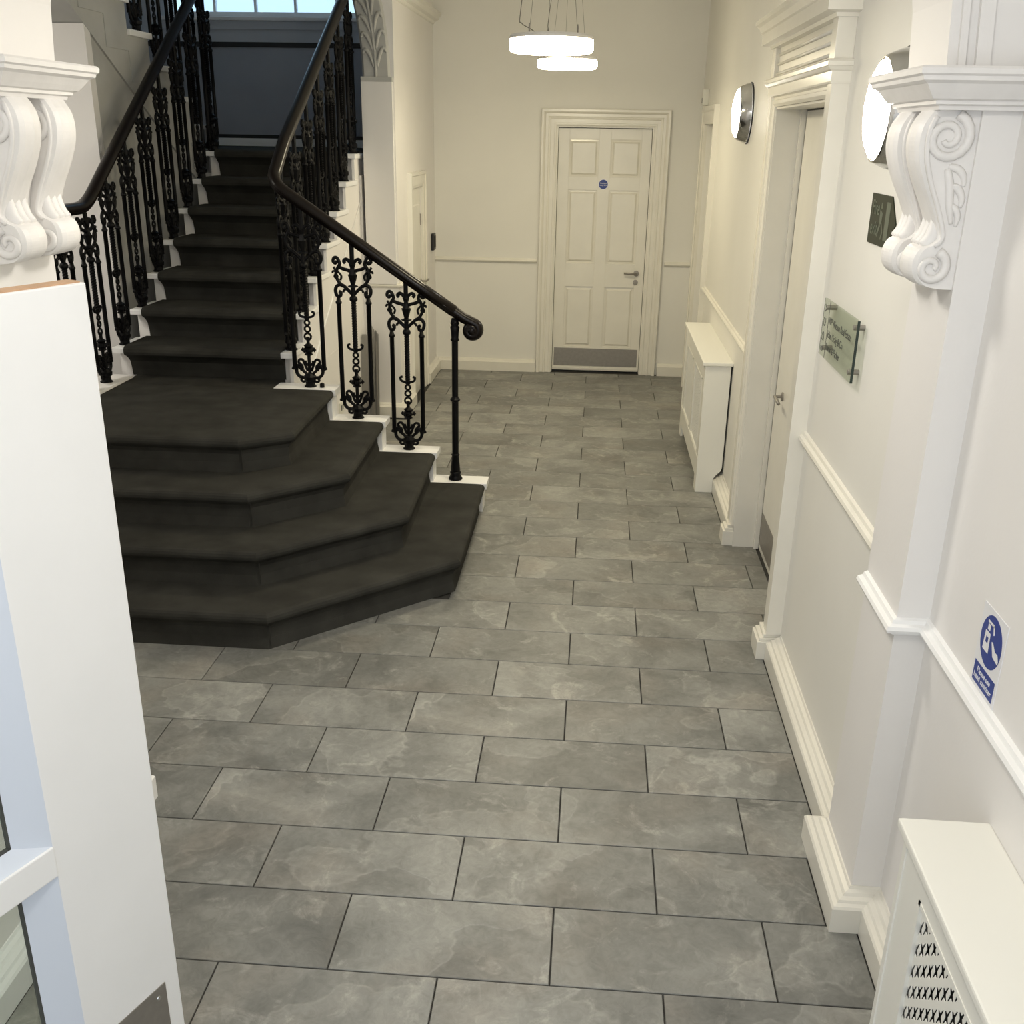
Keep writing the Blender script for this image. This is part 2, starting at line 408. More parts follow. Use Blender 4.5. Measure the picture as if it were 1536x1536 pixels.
rail('trim_4', [(XL, YE), (-.50, YE)], 1.0, 'dado rail on the end wall left of the far door', .8)
rail('trim_5', [(.665, YE), (XR, YE)], 1.0, 'dado rail on the end wall right of the far door', .8)
rail('trim_6', [(-1.672, 5.8), (XL, 5.8), (XL, 6.2)], 1.0, 'dado rail on the pilaster beside the stairs', .8)
# vertical panel edge right of door 2 casing is part of casing; cornice on the left wall
CN = [(0, 2.96), (.012, 2.965), (.02, 2.985), (.05, 2.995), (.06, 3.02), (.075, 3.03), (.075, 3.05), (0, 3.055)]
struct(MB().mould([(XL, 5.82), (XL, YE)], CN).build('trim_7', WALL), 'plaster cornice high on the left corridor wall', 'cornice')

# ================================================================== arch, capitals, corbels
CX = (XP - 1.42) / 2
def corbel(side, label):
    """side=+1 right, -1 left (mirrored about the corridor axis); d = distance out from pier face"""
    PX = XP if side > 0 else -1.42
    X = lambda d: PX - side*d
    root = thing('plaster_corbel', label, 'corbel', (PX, .49, 1.79), 'plaster scroll corbels of the corridor arch')
    # capital
    prof = [(-.02, 2.163), (.008, 2.163), (.010, 2.171), (.020, 2.174), (.020, 2.181), (.030, 2.184), (.040, 2.196), (.052, 2.212), (.064, 2.218), (.066, 2.226), (.072, 2.230), (.073, 2.240), (.068, 2.245), (-.02, 2.246)]
    ex = .09
    path = [(X(-.18), .324), (X(ex), .324), (X(ex), .635), (X(-.06), .635)]
    if side < 0:
        path = path[::-1]
    p2 = path if side < 0 else path
    # outward must be on the right hand side of the path
    if side > 0: p2 = [(X(-.052), .635), (X(ex), .635), (X(ex), .324), (X(-.080), .324)]
    else: p2 = [(X(0), .324), (X(ex), .324), (X(ex), .635), (X(0), .635)]
    mm = MB().mould(p2, prof); cap = mm.build('capital', PLAST, root)
    MB().box(min(X(0), X(ex)), max(X(0), X(ex)), .326, .633, 2.17, 2.24).build('capital_core', PLAST, cap)
    # side silhouette of the console
    sil = spline([(.100, 2.163), (.118, 2.135), (.124, 2.10), (.118, 2.06), (.100, 2.015), (.074, 1.965), (.056, 1.925), (.050, 1.90), (.062, 1.885), (.086, 1.874), (.098, 1.848), (.094, 1.818), (.074, 1.797), (.040, 1.789), (0, 1.788)], 4)
    sil = [(p[0], p[1]) for p in [Vector((q[0], q[1], 0)) for q in sil]]
    def lobe(name, y0, y1, k, dy):
        L = []
        for t, sc in ((0, .86), (.06, .95), (.2, 1.0), (.5, 1.03), (.8, 1.0), (.94, .95), (1, .86)):
            y = y0 + (y1-y0)*t
            L.append([(X(d*k*sc), y, z) for d, z in sil] + [(X(-.001), y, 1.788), (X(-.001), y, 2.163)])
        return MB().loops(L).build(name, PLAST, root, smooth=False)
    for y0, y1 in ((.345, .458), (.522, .635)):
        lb = lobe('scroll_lobe', y0, y1, 1.0, 0)
        for yy, sg in ((y0, -1), (y1, 1)):
            # volutes raised on the flanks
            for c, r0, turns in (((.062, 2.108), .050, 1.6), ((.054, 1.836), .036, 1.3)):
                pts = []
                for i in range(26):
                    t = i/25; a = PI*.6 + side*0 + t*turns*2*PI; r = r0*(1 - .8*t)
                    pts.append((X(c[0] + r*math.cos(a)), yy + sg*.002, c[1] + r*math.sin(a)))
                MB().tube(pts, .0115, 7, taper=lambda t: 1 - .45*t).build('volute', PLAST, lb, smooth=True)
            # edge bead following the S
            ed = [(X(d*.86 - .004), yy + sg*.001, z) for d, z in sil[2:34]]
            MB().tube(ed, .006, 5).build('edge_bead', PLAST, lb, smooth=True)
        # leaf over the lower roll
        for q in range(3):
            yq = y0 + .03 + q*.03
            MB().tube(spline([(X(.046), yq, 1.95), (X(.046), yq, 1.92), (X(.054), yq, 1.895), (X(.072), yq, 1.878)], 4), .019, 8, taper=lambda t: .45 + .55*math.sin(PI*(.15+.7*t))).build('leaf', PLAST, lb, smooth=True)
    lobe('centre_band', .455, .525, .52, 0)
    # small acanthus on the flank
    for pts, rr in (([(.052, 2.045), (.042, 2.01), (.036, 1.97), (.026, 1.93)], .009), ([(.050, 2.05), (.030, 2.045), (.016, 2.03), (.012, 2.01)], .008), ([(.040, 2.01), (.024, 2.005), (.012, 1.985), (.012, 1.965)], .008), ([(.034, 1.97), (.022, 1.962), (.014, 1.945), (.016, 1.925)], .007)):
        MB().tube(spline([(X(d), .345, z) for d, z in pts], 5), rr, 7, taper=lambda t: .5 + .6*math.sin(PI*min(1, .15 + t*.85))).build('flank_leaf', PLAST, root, smooth=True)
    return root
corbel(1, 'white scroll corbel on the right pier, beside the round wall light')
corbel(-1, 'white scroll corbel above the open glazed door on the left')
# arch between the capitals
m = MB(); RX = (.755 + 1.335)/2; c0 = (.755 - 1.335)/2
L = []
for i in range(25):
    a = PI*i/24; ca, sa = math.cos(a), math.sin(a)
    L.append([(c0 + (RX+q)*ca, y, 2.246 + (RX+q)*sa*.95) for q, y in ((0, .63), (0, .335), (.02, .335), (.02, .325), (.035, .325), (.035, .335), (.055, .335), (.055, .322), (.085, .322), (.085, .329), (.20, .329), (.20, .63))])
m.loops(L)
struct(m.build('wall_arch', WALLW), 'white plaster arch spanning the corridor above the corbels', 'arch')

# ================================================================== DOORS
# ---- casing helper
CS = [(0, 0), (0, .028), (.012, .034), (.022, .034), (.026, .028), (.055, .028), (.060, .034), (.072, .036), (.078, .030), (.100, .030), (.106, .040), (.118, .050), (.135, .050), (.140, .044), (.140, 0)]
def casing(path, prof, origin, e1, e2, nn, parent, name='architrave', mt=GLOSS):
    return MB().mould(path, prof, e1, e2, nn, origin).build(name, mt, parent)
# ---- door 1, end wall, six panels
d1 = struct(empty('door_1', (.078, YE, 0)), 'cream six-panel door with steel kick plate in the end wall', 'door')
casing([(.50, 0), (.50, 2.175), (-.345, 2.175), (-.345, 0)], CS, (0, YE, 0), (1, 0, 0), (0, 0, 1), (0, -1, 0), d1)
MB().box(-.345, -.335, YE-.01, 7.80, 0, 2.175).box(.49, .50, YE-.01, 7.80, 0, 2.175).box(-.335, .49, YE-.01, 7.80, 2.165, 2.175).build('door_frame', GLOSS, d1)
YD = YE + .05
x0, x1 = -.332, .487; z0, z1 = .012, 2.16
px = [(-.235, .028), (.132, .402)]
pz = [(.235, .795), (1.005, 1.645), (1.755, 2.07)]
MB().box(x0, px[0][0], YD, YD+.044, z0, z1).build('stile', GLOSS, d1, bevel=.002)
MB().box(px[1][1], x1, YD, YD+.044, z0, z1).build('stile', GLOSS, d1, bevel=.002)
MB().box(px[0][1], px[1][0], YD, YD+.044, z0, z1).build('muntin', GLOSS, d1, bevel=.002)
zz = [z0] + [q for p in pz for q in p] + [z1]
for a, b in zip(zz[0::2], zz[1::2]):
    for u, v in px: MB().box(u, v, YD, YD+.044, a, b).build('rail', GLOSS, d1)
for u, v in px:
    for a, b in pz:
        f = .018
        MB().loops([[(u, YD+.015, a), (v, YD+.015, a), (v, YD+.015, b), (u, YD+.015, b)],
                    [(u+f, YD+.013, a+f), (v-f, YD+.013, a+f), (v-f, YD+.013, b-f), (u+f, YD+.013, b-f)],
                    [(u+f+.014, YD+.002, a+f+.014), (v-f-.014, YD+.002, a+f+.014), (v-f-.014, YD+.002, b-f-.014), (u+f+.014, YD+.002, b-f-.014)]]).build('panel', GLOSS, d1)
tag(BX('kick_plate', (-.318, .470, YD-.003, YD, .055, .222), STEEL, d1), 'dull steel kick plate')
MB().box(x0, x1, YD-.004, YD, .022, .036).build('threshold_strip', GLOSS, d1)
hd = MB().lathe([(.026, 0), (.026, -.008), (.008, -.010), (.008, -.045)], 16, (.418, YD, .925), 'y').build('handle_rose', STEEL, d1, smooth=False)
MB().tube([(.418, YD-.042, .925), (.36, YD-.045, .926), (.305, YD-.045, .928)], .009, 8).build('handle_lever', STEEL, hd, smooth=True)
MB().lathe([(.024, 0), (.024, -.007), (.001, -.008)], 16, (.415, YD, .845), 'y').build('lock_rose', STEEL, d1)
# sticker
sg = thing('fire_door_sticker', 'small round blue fire door sticker on the far door', 'sign', (.079, YD, 1.695))
MB().lathe([(.047, 0), (.047, -.001), (.001, -.0012)], 28, (.079, YD-.0002, 1.695), 'y').build('white_rim', SIGNW, sg)
MB().lathe([(.040, -.0014), (.040, -.002), (.001, -.0022)], 28, (.079, YD-.0002, 1.695), 'y').build('blue_disc', BLUE, sg)
lettering('lettering', 'Fire door\nkeep shut', .017, SIGNW, sg, basis((0, -.0036, .004), (1, 0, 0), (0, 0, 1), (0, -1, 0)), .062)

MB().box(-.335, .49, 7.80, 7.85, 0, 2.165).build('light_leak_blocker', DARK, d1)  # unseen dark board added to stop sky light leaking round the leaf
# ---- door 2, right wall, entablature
d2 = struct(empty('door_2', (XR, 2.67, 0)), 'white doorway with corniced entablature in the right wall', 'door')
YN, YF, ZT = 2.06, 3.28, 2.24
CS2 = [(0, 0), (0, .050), (.012, .058), (.026, .058), (.030, .050), (.040, .050), (.046, .063), (.120, .063), (.120, 0)]
# path in (y,z); outside is to the right of the path
casing([(YN, .118), (YN, ZT), (YF, ZT), (YF, .118)][::-1], [(a, b) for a, b in CS2], (XR, 0, 0), (0, 1, 0), (0, 0, 1), (-1, 0, 0), d2)
for a, b in ((YN-.128, YN+.02), (YF-.0, YF+.125)):
    MB().box(.805, XR, a, b, 0, .085).box(.815, XR, a+.008, b-.008, .085, .10).box(.83, XR, a+.012, b-.012, .10, .118).build('plinth_block', GLOSS, d2, bevel=.003)
MB().box(.862, 1.06, YN+.0005, YN+.01, 0, ZT).box(.862, 1.06, YF-.01, YF-.0005, 0, ZT).box(.862, 1.06, YN+.01, YF-.01, ZT-.01, ZT-.0005).build('door_lining', GLOSS, d2)
MB().box(.975, 1.0, YF-.035, YF-.01, 0, ZT-.01).build('door_stop', GLOSS, d2)
lf = MB().box(1.0, 1.044, YN+.014, YF-.045, .01, ZT-.016).build('door_leaf', GLOSS, d2, bevel=.002)
MB().box(1.046, 1.056, YN+.011, YF-.011, .0, ZT-.011).build('shadow_gap', DARK, d2)
MB().box(.997, 1.0, YN+.03, YF-.06, .045, .222).build('kick_plate', STEEL, d2)
h2 = MB().lathe([(.022, 0), (.022, -.007), (.007, -.008), (.007, -.042)], 14, (1.0, 3.03, .905), 'x').build('handle_rose', STEEL, d2)
MB().tube([(.960, 3.03, .905), (.958, 2.97, .905), (.958, 2.90, .900)], .0085, 8).build('handle_lever', STEEL, h2, smooth=True)
ya, yb = YN-.12, YF+.12
def wrap(prof, name, ex=0.0, xb=XR):
    # returns round three sides; profile is (projection beyond the casing face, z)
    p = [(XR, yb+ex), (XR-.063-ex, yb+ex), (XR-.063-ex, ya-ex), (XR, ya-ex)]
    return MB().mould(p, prof).build(name, GLOSS, d2)
wrap([(-.03, 2.285), (.004, 2.285), (.006, 2.292), (.006, 2.325), (.014, 2.329), (.022, 2.340), (.026, 2.342), (.026, 2.356), (.018, 2.364), (-.03, 2.364)], 'necking')
MB().box(XR-.045, XR, ya+.015, yb-.015, 2.25, 2.52).build('frieze', GLOSS, d2)
for zf in (2.385, 2.425, 2.465):
    MB().tube([(XR-.047, ya+.10, zf), (XR-.047, yb-.10, zf)], .007, 8).build('frieze_reed', GLOSS, d2, smooth=True)
MB().box(XR-.066, XR, ya, ya+.09, 2.36, 2.50).build('frieze_block', GLOSS, d2, bevel=.003)
MB().box(XR-.066, XR, yb-.09, yb, 2.36, 2.50).build('frieze_block', GLOSS, d2, bevel=.003)
wrap([(-.05, 2.495), (.012, 2.495), (.016, 2.508), (.052, 2.512), (.052, 2.560), (.060, 2.566), (.070, 2.590), (.084, 2.600), (.084, 2.618), (-.05, 2.63)], 'cornice')

# ---- door 3: low cupboard door in the left wall
d3 = struct(empty('door_3', (XL, 6.6, 0)), 'low white cupboard door in the left corridor wall', 'door')
CS3 = [(0, 0), (0, .02), (.02, .026), (.085, .026), (.095, .036), (.115, .036), (.12, 0)]
casing([(6.36, 0), (6.36, 1.69), (6.86, 1.69), (6.86, 0)], CS3, (XL, 0, 0), (0, -1, 0), (0, 0, 1), (1, 0, 0), d3) if 0 else None
casing([(-6.86, 0), (-6.86, 1.69), (-6.36, 1.69), (-6.36, 0)][::-1], CS3, (XL, 0, 0), (0, -1, 0), (0, 0, 1), (1, 0, 0), d3)
lf = MB().box(XL-.045, XL-.002, 6.364, 6.852, .012, 1.686).build('door_leaf', GLOSS, d3, bevel=.002)
MB().box(XL-.06, XL-.046, 6.36, 6.86, 0, 1.69).build('shadow_gap', DARK, d3)
for a, b in ((.16, .62), (.80, 1.56)):
    MB().loops([[(XL-.004, 6.45, a), (XL-.004, 6.77, a), (XL-.004, 6.77, b), (XL-.004, 6.45, b)],
                [(XL+.005, 6.462, a+.012), (XL+.005, 6.758, a+.012), (XL+.005, 6.758, b-.012), (XL+.005, 6.462, b-.012)]]).build('panel', GLOSS, d3)
h3 = MB().lathe([(.02, 0), (.02, .006), (.007, .008), (.007, .05)], 12, (XL, 6.81, .925), 'x').build('handle_rose', STEEL, d3)
MB().tube([(XL+.048, 6.81, .925), (XL+.05, 6.86, .925), (XL+.05, 6.93, .925)], .008, 8).build('handle_lever', STEEL, h3, smooth=True)
MB().box(XL-.002, XL+.004, 6.838, 6.852, 1.38, 1.47).build('hinge', STEEL, d3)

# ---- door 4: far doorway on the right wall
d4 = struct(empty('door_4', (XR, 6.73, 0)), 'narrow white doorway at the far end of the right wall', 'door')
casing([(7.1, 0), (7.1, 2.2), (6.36, 2.2), (6.36, 0)], [(0, 0), (0, .025), (.02, .03), (.09, .03), (.1, .04), (.13, .04), (.13, 0)], (XR, 0, 0), (0, 1, 0), (0, 0, 1), (-1, 0, 0), d4)
MB().box(.96, 1.0, 6.362, 7.098, .01, 2.195).build('door_leaf', GLOSS, d4)
for a, b in ((.2, .85), (1.05, 2.05)):
    MB().box(.952, .962, 6.46, 7.0, a, b).build('panel', GLOSS, d4, bevel=.004)

# ---- door 5: open glazed leaf near left (local: x along leaf towards its free edge, y = away from the face seen)
d5 = struct(empty('door_5'), 'open white glazed entrance door leaf at the left edge', 'door')
ZT5, W5, TH = 1.845, .80, .048
def lb(name, b, mt, bevel=.0): return MB().box(*b).build(name, mt, d5, bevel=bevel)
lb('stile', (-.262, 0, 0, TH, .006, ZT5-.004), GLOSSW, .003)
lb('stile', (-W5, -W5+.12, 0, TH, .006, ZT5-.004), GLOSSW, .003)
lb('bottom_rail', (-W5+.12, -.262, 0, TH, .006, .285), GLOSSW)
lb('mid_rail', (-W5+.12, -.262, -.004, TH, .715, .785), GLOSSW, .003)
lb('top_rail', (-W5+.12, -.262, 0, TH, 1.62, ZT5-.004), GLOSSW)
tag(lb('top_edge', (-W5+.004, -.006, .007, TH-.007, ZT5-.004, ZT5-.001), WOOD), 'bare unpainted wood along the top of the leaf')
for a, b in ((.285, .715), (.785, 1.62)):
    g = lb('glass_pane', (-W5+.12, -.262, TH-.016, TH-.010, a, b), GLASS)
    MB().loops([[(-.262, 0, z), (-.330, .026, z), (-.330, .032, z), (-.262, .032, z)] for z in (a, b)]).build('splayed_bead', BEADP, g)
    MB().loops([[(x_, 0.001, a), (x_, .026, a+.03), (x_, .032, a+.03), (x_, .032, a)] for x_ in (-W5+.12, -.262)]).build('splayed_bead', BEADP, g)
    MB().box(-.336, -.330, TH-.022, TH-.016, a+.03, b).box(-W5+.12, -W5+.128, TH-.022, TH-.016, a, b).box(-W5+.12, -.330, TH-.022, TH-.016, a+.03, a+.036).build('glazing_gasket', INK, g)
    MB().box(-.274, -.262, TH-.010, TH, a, b).box(-W5+.12, -.262, TH-.010, TH, a, a+.012).build('glazing_bead', GLOSSW, g)
kp = lb('kick_plate', (-W5+.045, -.042, -.002, 0, .03, .25), STEEL, .0008)
MB().lathe([(.006, -.0022), (.005, -.004), (.001, -.0045)], 10, (-.066, 0, .222), 'y').build('screw', CHROME, kp)
a5 = math.atan2(math.cos(math.radians(22.8)), math.sin(math.radians(22.8)))
d5.location = (-.875, -.288, 0); d5.rotation_euler = (0, 0, a5)
struct(MB().box(-1.42, -1.235, -1.16, -1.05, 0, 2.05).build('door_frame_post', GLOSSW), 'white entrance door frame post on the left', 'door frame')

# ---- landing window
w1 = struct(empty('window_1', (-2.8, YB, 2.99)), 'bright landing window with small panes above the stairs', 'window')
MB().box(-3.75, -3.69, YB+.06, YB+.12, 2.99, 4.7).box(-1.91, -1.85, YB+.06, YB+.12, 2.99, 4.7).box(-3.69, -1.91, YB+.06, YB+.12, 2.99, 3.04).box(-3.69, -1.91, YB+.06, YB+.12, 4.62, 4.7).build('window_frame', GLOSSW, w1)
for x in (-3.33, -2.97, -2.62, -2.26): MB().box(x-.011, x+.011, YB+.07, YB+.11, 3.04, 4.62).build('glazing_bar', GLOSSW, w1)
for z in (3.45, 3.85, 4.25): MB().box(-3.69, -1.91, YB+.072, YB+.108, z-.011, z+.011).build('glazing_bar', GLOSSW, w1)
xs = [-3.69, -3.33, -2.97, -2.62, -2.26, -1.91]; zs = [3.04, 3.45, 3.85, 4.25, 4.62]
for a, b in zip(xs, xs[1:]):
    for c, d in zip(zs, zs[1:]): MB().box(a, b, YB+.088, YB+.092, c, d).build('pane', WINGLASS, w1)
MB().box(-3.8, -1.8, YB-.05, YB+.06, 2.965, 2.995).build('window_sill', GLOSSW, w1, bevel=.006)
MB().box(-3.78, -1.82, YB-.02, YB, 2.90, 2.965).build('sill_apron', GREYW, w1)
struct(BX('wall_landing_panel', (-4.39, -1.61, YB-.02, YB, 2.06, 2.76), SLATEP), 'dark slate painted panel below the landing window', 'wall panel')
struct(BX('trim_8', (-4.39, -1.61, YB-.03, YB, 2.76, 2.80), BLACKP), 'black rail along the top of the landing panel', 'trim')
struct(BX('trim_9', (-4.39, -1.61, YB-.03, YB, 2.03, 2.06), BLACKP), 'black line along the foot of the landing panel', 'trim')
struct(BX('wall_landing_right', (-1.64, -1.60, 5.96, YB, 1.9, 5.0), GREYW), 'grey wall on the right of the stair landing', 'wall')

# ================================================================== STAIRCASE
st = thing('staircase', 'charcoal carpeted staircase with flared lower steps and white tread ends', 'staircase', (-2.2, 3.6, 0))
XLS, XRS = -2.70, None
def inset(poly, d, fixed=()):
    """offset convex CCW polygon inward by d; edges listed in fixed stay"""
    n = len(poly); lines = []
    for i in range(n):
        a, b = Vector(poly[i]), Vector(poly[(i+1) % n]); t = (b-a).normalized(); nn = Vector((-t.y, t.x))
        o = 0 if i in fixed else d
        lines.append((a + nn*o, t))
    out = []
    for i in range(n):
        p, r = lines[i-1]; q, s = lines[i]
        cr = r.x*s.y - r.y*s.x; t = ((q-p).x*s.y - (q-p).y*s.x)/cr
        out.append(p + r*t)
    return out
def round_corner(poly, idx, r):
    out = []
    for i, p in enumerate(poly):
        if i in idx:
            p = Vector(p); a = (Vector(poly[i-1]) - p).normalized(); b = (Vector(poly[(i+1) % len(poly)]) - p).normalized()
            s, e = p + a*r, p + b*r
            for t in (0, .33, .67, 1): out.append((s*(1-t)**2 + p*2*t*(1-t) + e*t*t)[:])
        else: out.append(tuple(p))
    return out
FL = {1: ((-1.293, 1.762), (-.551, 2.482), -.556), 2: ((-1.407, 2.023), (-.821, 2.590), -.850), 3: ((-1.52, 2.295), (-1.124, 2.668), -1.150), 4: ((-1.643, 2.576), (-1.416, 2.748), -1.438)}
for n in range(1, 5):
    Apt, Bpt, xr = FL[n]
    poly = [(-2.70, 3.655), (-2.70, Apt[1]), Apt, Bpt, (xr, 3.655)]
    fixed = (0, 4); zt = n*H; zb = (n-1)*H
    loops = []
    for d, z in ((.030, zb), (.040, zb+.05), (.040, zt-.085), (.030, zt-.064), (.012, zt-.050), (.002, zt-.038), (-.001, zt-.026), (.002, zt-.013), (.010, zt-.004), (.022, zt), (.05, zt+.0005)):
        loops.append([(p[0], p[1], z) for p in inset(poly, d, fixed)])
    MB().loops(loops).build('carpeted_step', CARPET, st, smooth=False)
    # bullnose seam ridge where the carpet is folded at the corners
    c = inset(poly, .004, fixed)
    MB().tube([(c[2][0], c[2][1]+.034, zb+.012), (c[2][0]+.0, c[2][1]+.030, zt-.066), (c[2][0], c[2][1]+.002, zt-.036)], .003, 5).build('carpet_seam', CARPET, st)
    # white return behind the carpet on the outer end
    x_in = FL[n+1][2]-.03 if n < 4 else -1.79
    m = MB().box(x_in, xr-.012, 3.655, 3.775, zb, zt-.034).box(x_in, xr+.012, 3.645, 3.79, zt-.034, zt+.003)
    m.build('white_step_end', GLOSSW, st, bevel=.003)
    if n > 1: MB().box(-1.79 if n < 5 else 0, FL[n][2]-.014, 3.66, 3.77, 0, zb).build('white_string', WALLW, st)
MB().box(-2.70, -1.785, 3.65, 3.90, 3*H, 4*H+.0008).build('carpeted_step', CARPET, st)
# straight flight
def YN_(n): return 3.79 + .305*(n-5)
for n in range(5, 12):
    y = YN_(n); zt = n*H; zb = zt - H; y2 = y + .36 if n < 11 else 5.98
    m = MB().box(-2.79, -1.722, y+.085, 5.80 if n < 11 else 5.98, zb-.034, zt-.034)
    m.build('white_riser', WALLW, st)
    MB().box(-2.80, -1.70, y, y2, zt-.034, zt).build('white_tread', GLOSSW, st, bevel=.006)
    # runner: section in (y, z) lofted across x
    t = .014
    sec = [(y+.083, zb+.001), (y+.078, zb+.04), (y+.064, zt-.088), (y+.036, zt-.062), (y+.010, zt-.046), (y-.012, zt-.036), (y-.017, zt-.020), (y-.012, zt-.002), (y+.004, zt+.010), (y+.03, zt+t), (y2-.03, zt+t), (y2-.03, zt+.001), (y+.02, zt-.01), (y+.06, zt-.035), (y+.0845, zt-.05), (y+.0845, zb+.001)]
    MB().loops([[(x, a, b) for a, b in sec] for x in (-2.722, -2.25, -1.778)]).build('carpet_runner', CARPET, st)
MB().box(-1.735, -1.715, 3.79, 5.80, 0, .70).build('spandrel_panel', WALLW, st)
m = MB()
for n in range(5, 12):
    m.box(-1.735, -1.716, YN_(n)+.03, 5.80, (n-1)*H-.034 if n > 5 else .5, n*H-.034)
m.build('outer_string', WALLW, st)
# sloping string moulding on the outer side
sl = math.hypot(.305, H)
MB().tube([(-1.712, 3.80, .46), (-1.712, 5.78, .46 + 1.98*.582)], .006, 6).build('string_moulding', GLOSSW, st, smooth=True)
# left low plinth wall carrying the level balustrade
MB().box(-2.86, -2.702, 1.80, 3.80, 0, .70).box(-2.875, -2.69, 1.79, 3.81, .70, .725).build('plinth_wall', WALLW, st, bevel=.003)
# landing
ld = MB().box(-4.4, -1.66, 5.96, YB, 1.80, 1.9525).build('landing_slab', WALLW, st)
MB().box(-4.38, -1.70, 5.93, YB-.022, 1.9525, 1.966).build('landing_carpet', CARPET, st)
MB().box(-4.39, -1.66, YB-.035, YB-.001, 1.966, 2.03).build('landing_skirting', GLOSSW, st)
MB().box(-4.4, -1.70, 5.80, 5.97, 0, 1.80).build('landing_wall', WALLW, st)
# upper flight returning towards the entrance
uf = thing('upper_stair_flight', 'upper stair flight rising back over the white stair hall wall', 'staircase', (-3.4, 5.0, 1.95))
XS = -2.88
for j in range(1, 11):
    zt = 1.9525 + H*j; yn = 5.95 - .305*(j-1)
    if j > 9: break
    MB().box(-4.0, XS+.02, yn-.335, yn, zt-.036, zt).build('white_tread', GLOSSW, uf, bevel=.005)
    MB().box(-4.0, XS, yn-.335, yn-.03, zt-.30, zt-.036).build('string_step', GREYT, uf)
m = MB()
sof = lambda y: 2.629 - .58*(y - 4.16)
m.loops([[(XS-.006, 3.1, sof(3.1)), (XS-.006, 5.90, sof(5.90)), (XS-.006, 5.90, 1.96), (XS-.006, 5.64, 2.05), (XS-.006, 3.1, 2.05+2.54*.582)],
         [(-4.0, 3.1, sof(3.1)), (-4.0, 5.90, sof(5.90)), (-4.0, 5.90, 1.96), (-4.0, 5.64, 2.05), (-4.0, 3.1, 2.05+2.54*.582)]])
m.build('flight_soffit', GREYT, uf)
struct(MB().loops([[(XS-.02, 4.14, 0), (XS-.02, 5.80, 0), (XS-.02, 5.80, sof(5.80)), (XS-.02, 4.14, sof(4.14))], [(-2.95, 4.14, 0), (-2.95, 5.80, 0), (-2.95, 5.80, sof(5.80)), (-2.95, 4.14, sof(4.14))]]).build('wall_spandrel', GREYT), 'grey spandrel wall under the upper stair flight', 'wall')
struct(MB().loops([[(XS-.004, 4.13, 0), (-4.4, 4.13, 0), (-4.4, 4.13, 2.64), (XS-.004, 4.13, 2.64)], [(XS-.004, 4.20, 0), (-4.4, 4.20, 0), (-4.4, 4.20, 2.60), (XS-.004, 4.20, 2.60)]]).build('wall_stair_cupboard', WALLW), 'bright white wall closing the space under the upper flight', 'wall')

